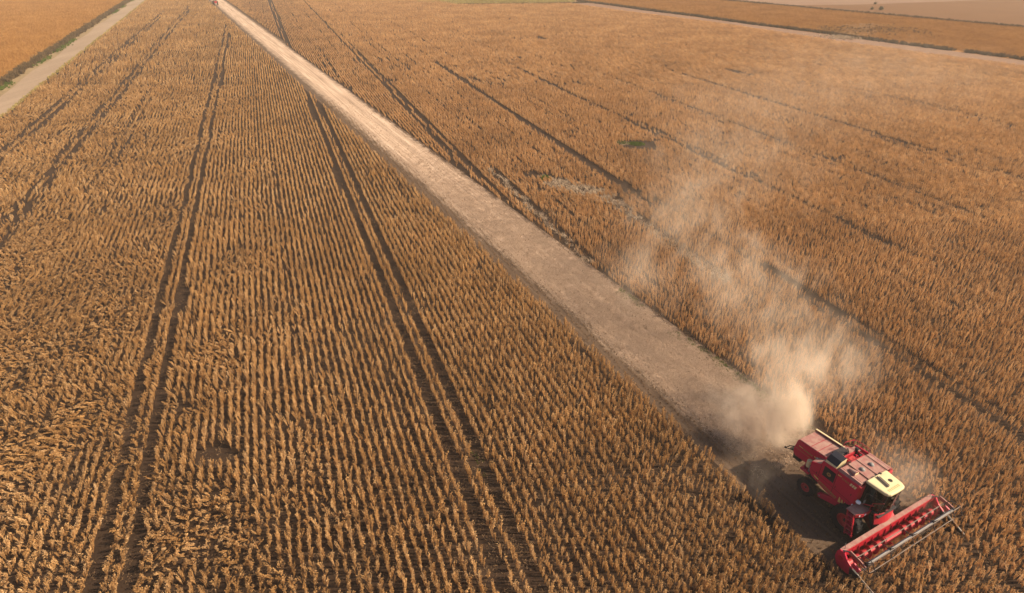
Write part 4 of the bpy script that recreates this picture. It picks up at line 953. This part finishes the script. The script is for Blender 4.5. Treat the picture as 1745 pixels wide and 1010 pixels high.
# ------------------------------------------------------------------ dust blown from the combine
def dust_material():
    m, N, L = new_mat('dust')
    tc = N.new('ShaderNodeTexCoord'); oi = N.new('ShaderNodeObjectInfo'); geo = N.new('ShaderNodeNewGeometry')
    vl = N.new('ShaderNodeVectorMath'); vl.operation = 'LENGTH'; L.new(tc.outputs['Object'], vl.inputs[0])
    fall = N.new('ShaderNodeMapRange'); fall.interpolation_type = 'SMOOTHSTEP'; L.new(vl.outputs['Value'], fall.inputs[0])
    fall.inputs[1].default_value = 1.0; fall.inputs[2].default_value = 0.0
    mp = N.new('ShaderNodeMapping'); mp.vector_type = 'TEXTURE'; L.new(geo.outputs['Position'], mp.inputs[0])
    mp.inputs['Rotation'].default_value = (R(35), 0, R(-22)); mp.inputs['Scale'].default_value = (1.0, 1.7, 1.2)
    n1 = noise(N, L, mp.outputs[0], 0.5, 7, 0.64); n1.inputs['Distortion'].default_value = 0.8
    # drifting wisps: the noise has to exceed a threshold that rises towards the rim of the cloud
    a = math_node(N, L, 'ADD', n1.outputs[0], math_node(N, L, 'MULTIPLY', fall.outputs[0], 0.20))
    th = N.new('ShaderNodeMapRange'); th.interpolation_type = 'SMOOTHSTEP'; L.new(a, th.inputs[0]); th.inputs[1].default_value = 0.50; th.inputs[2].default_value = 0.95
    sc = N.new('ShaderNodeSeparateColor'); L.new(oi.outputs['Color'], sc.inputs[0])
    edge = math_node(N, L, 'MULTIPLY', fall.outputs[0], 2.2, True)
    d = math_node(N, L, 'MULTIPLY', math_node(N, L, 'MULTIPLY', edge, th.outputs[0]), sc.outputs[0])
    v = N.new('ShaderNodeVolumePrincipled'); v.inputs['Color'].default_value = (0.965, 0.825, 0.68, 1); v.inputs['Anisotropy'].default_value = 0.0
    L.new(d, v.inputs['Density'])
    o = N.new('ShaderNodeOutputMaterial'); L.new(v.outputs[0], o.inputs['Volume']); return m
M['dust'] = dust_material()
_s = bpy.data.meshes.new('dust_form'); _b = bmesh.new(); bmesh.ops.create_icosphere(_b, subdivisions=2, radius=1.0); _b.to_mesh(_s); _b.free(); _s.materials.append(M['dust'])
def dust(p, r, dens, label, rz=0.0):
    o = bpy.data.objects.new('dust_cloud', _s); COL.objects.link(o); o.location = p; o.scale = r; o.rotation_euler = (0, 0, rz)
    o.color = (dens, dens, dens, 1); tag(o, label, 'dust', 'dust blown from the combine', 'stuff')
DUST = [((16.5, 27.7, 2.6), (1.9, 2.1, 2.9), 1.9, 0, 'dense bright dust puff right behind the combine'),
        ((15.2, 28.8, 2.0), (4.4, 4.4, 3.2), .60, 0, 'low spreading dust behind the combine over the swath'),
        ((17.6, 30.6, 3.4), (4.4, 4.6, 3.8), .42, 0, 'dust rising above the dense puff'),
        ((21.2, 32.0, 3.8), (3.8, 5.0, 4.0), .27, .4, 'wispy dust column right of the dense puff'),
        ((18.4, 38.0, 4.0), (8.0, 9.0, 4.4), .10, .3, 'thin dust joining the plume to the wisps over the crop'),
        ((18.6, 42.5, 4.4), (8.5, 8.0, 4.6), .12, .3, 'thin dust wisps over the crop beyond the swath'),
        ((16.0, 53.0, 5.0), (9.0, 13.0, 5.2), .085, -.3, 'long thin dust streak over the dead grass trail'),
        ((24.0, 66.0, 6.0), (15.0, 17.0, 6.0), .042, .2, 'faint dust veil above the long streak'),
        ((11.0, 44.0, 3.2), (6.5, 8.5, 3.2), .10, 0, 'thin dust over the right edge of the swath'),
        ((21.8, 24.0, 1.7), (3.6, 3.6, 2.4), .22, 0, 'thin dust beside the cab and header of the combine'),
        ((14.6, 24.6, 1.0), (4.4, 3.6, 1.6), .10, 0, 'thin low dust on the left side of the combine, added to lighten its shadow'),  # brown dust volume, added here to soften and lighten the combine's black shadow
        ((34.0, 86.0, 7.0), (26.0, 24.0, 7.0), .020, 0, 'broad faint dust veil high over the right-hand crop'),
        ((60.0, 104.0, 8.0), (38.0, 34.0, 9.0), .013, 0, 'broad faint dust haze at the upper right over the crop')]
for p, r_, dn, rz, lab in DUST: dust(p, r_, dn, lab, rz)

# ------------------------------------------------------------------ dusty evening air over the fields
def haze():
    m, N, L = new_mat('haze'); v = N.new('ShaderNodeVolumePrincipled'); v.inputs['Color'].default_value = (0.97, 0.90, 0.82, 1); v.inputs['Density'].default_value = HAZE; v.inputs['Anisotropy'].default_value = 0.0
    o = N.new('ShaderNodeOutputMaterial'); L.new(v.outputs[0], o.inputs['Volume']); M['haze'] = m
    b = MB().box((0, 2500, 15.0), (12400, 11400, 32.0)).build('haze', 'haze'); tag(b, 'pale dusty haze over the far fields', 'haze', kind='stuff')
HAZE = 0.0004
haze()
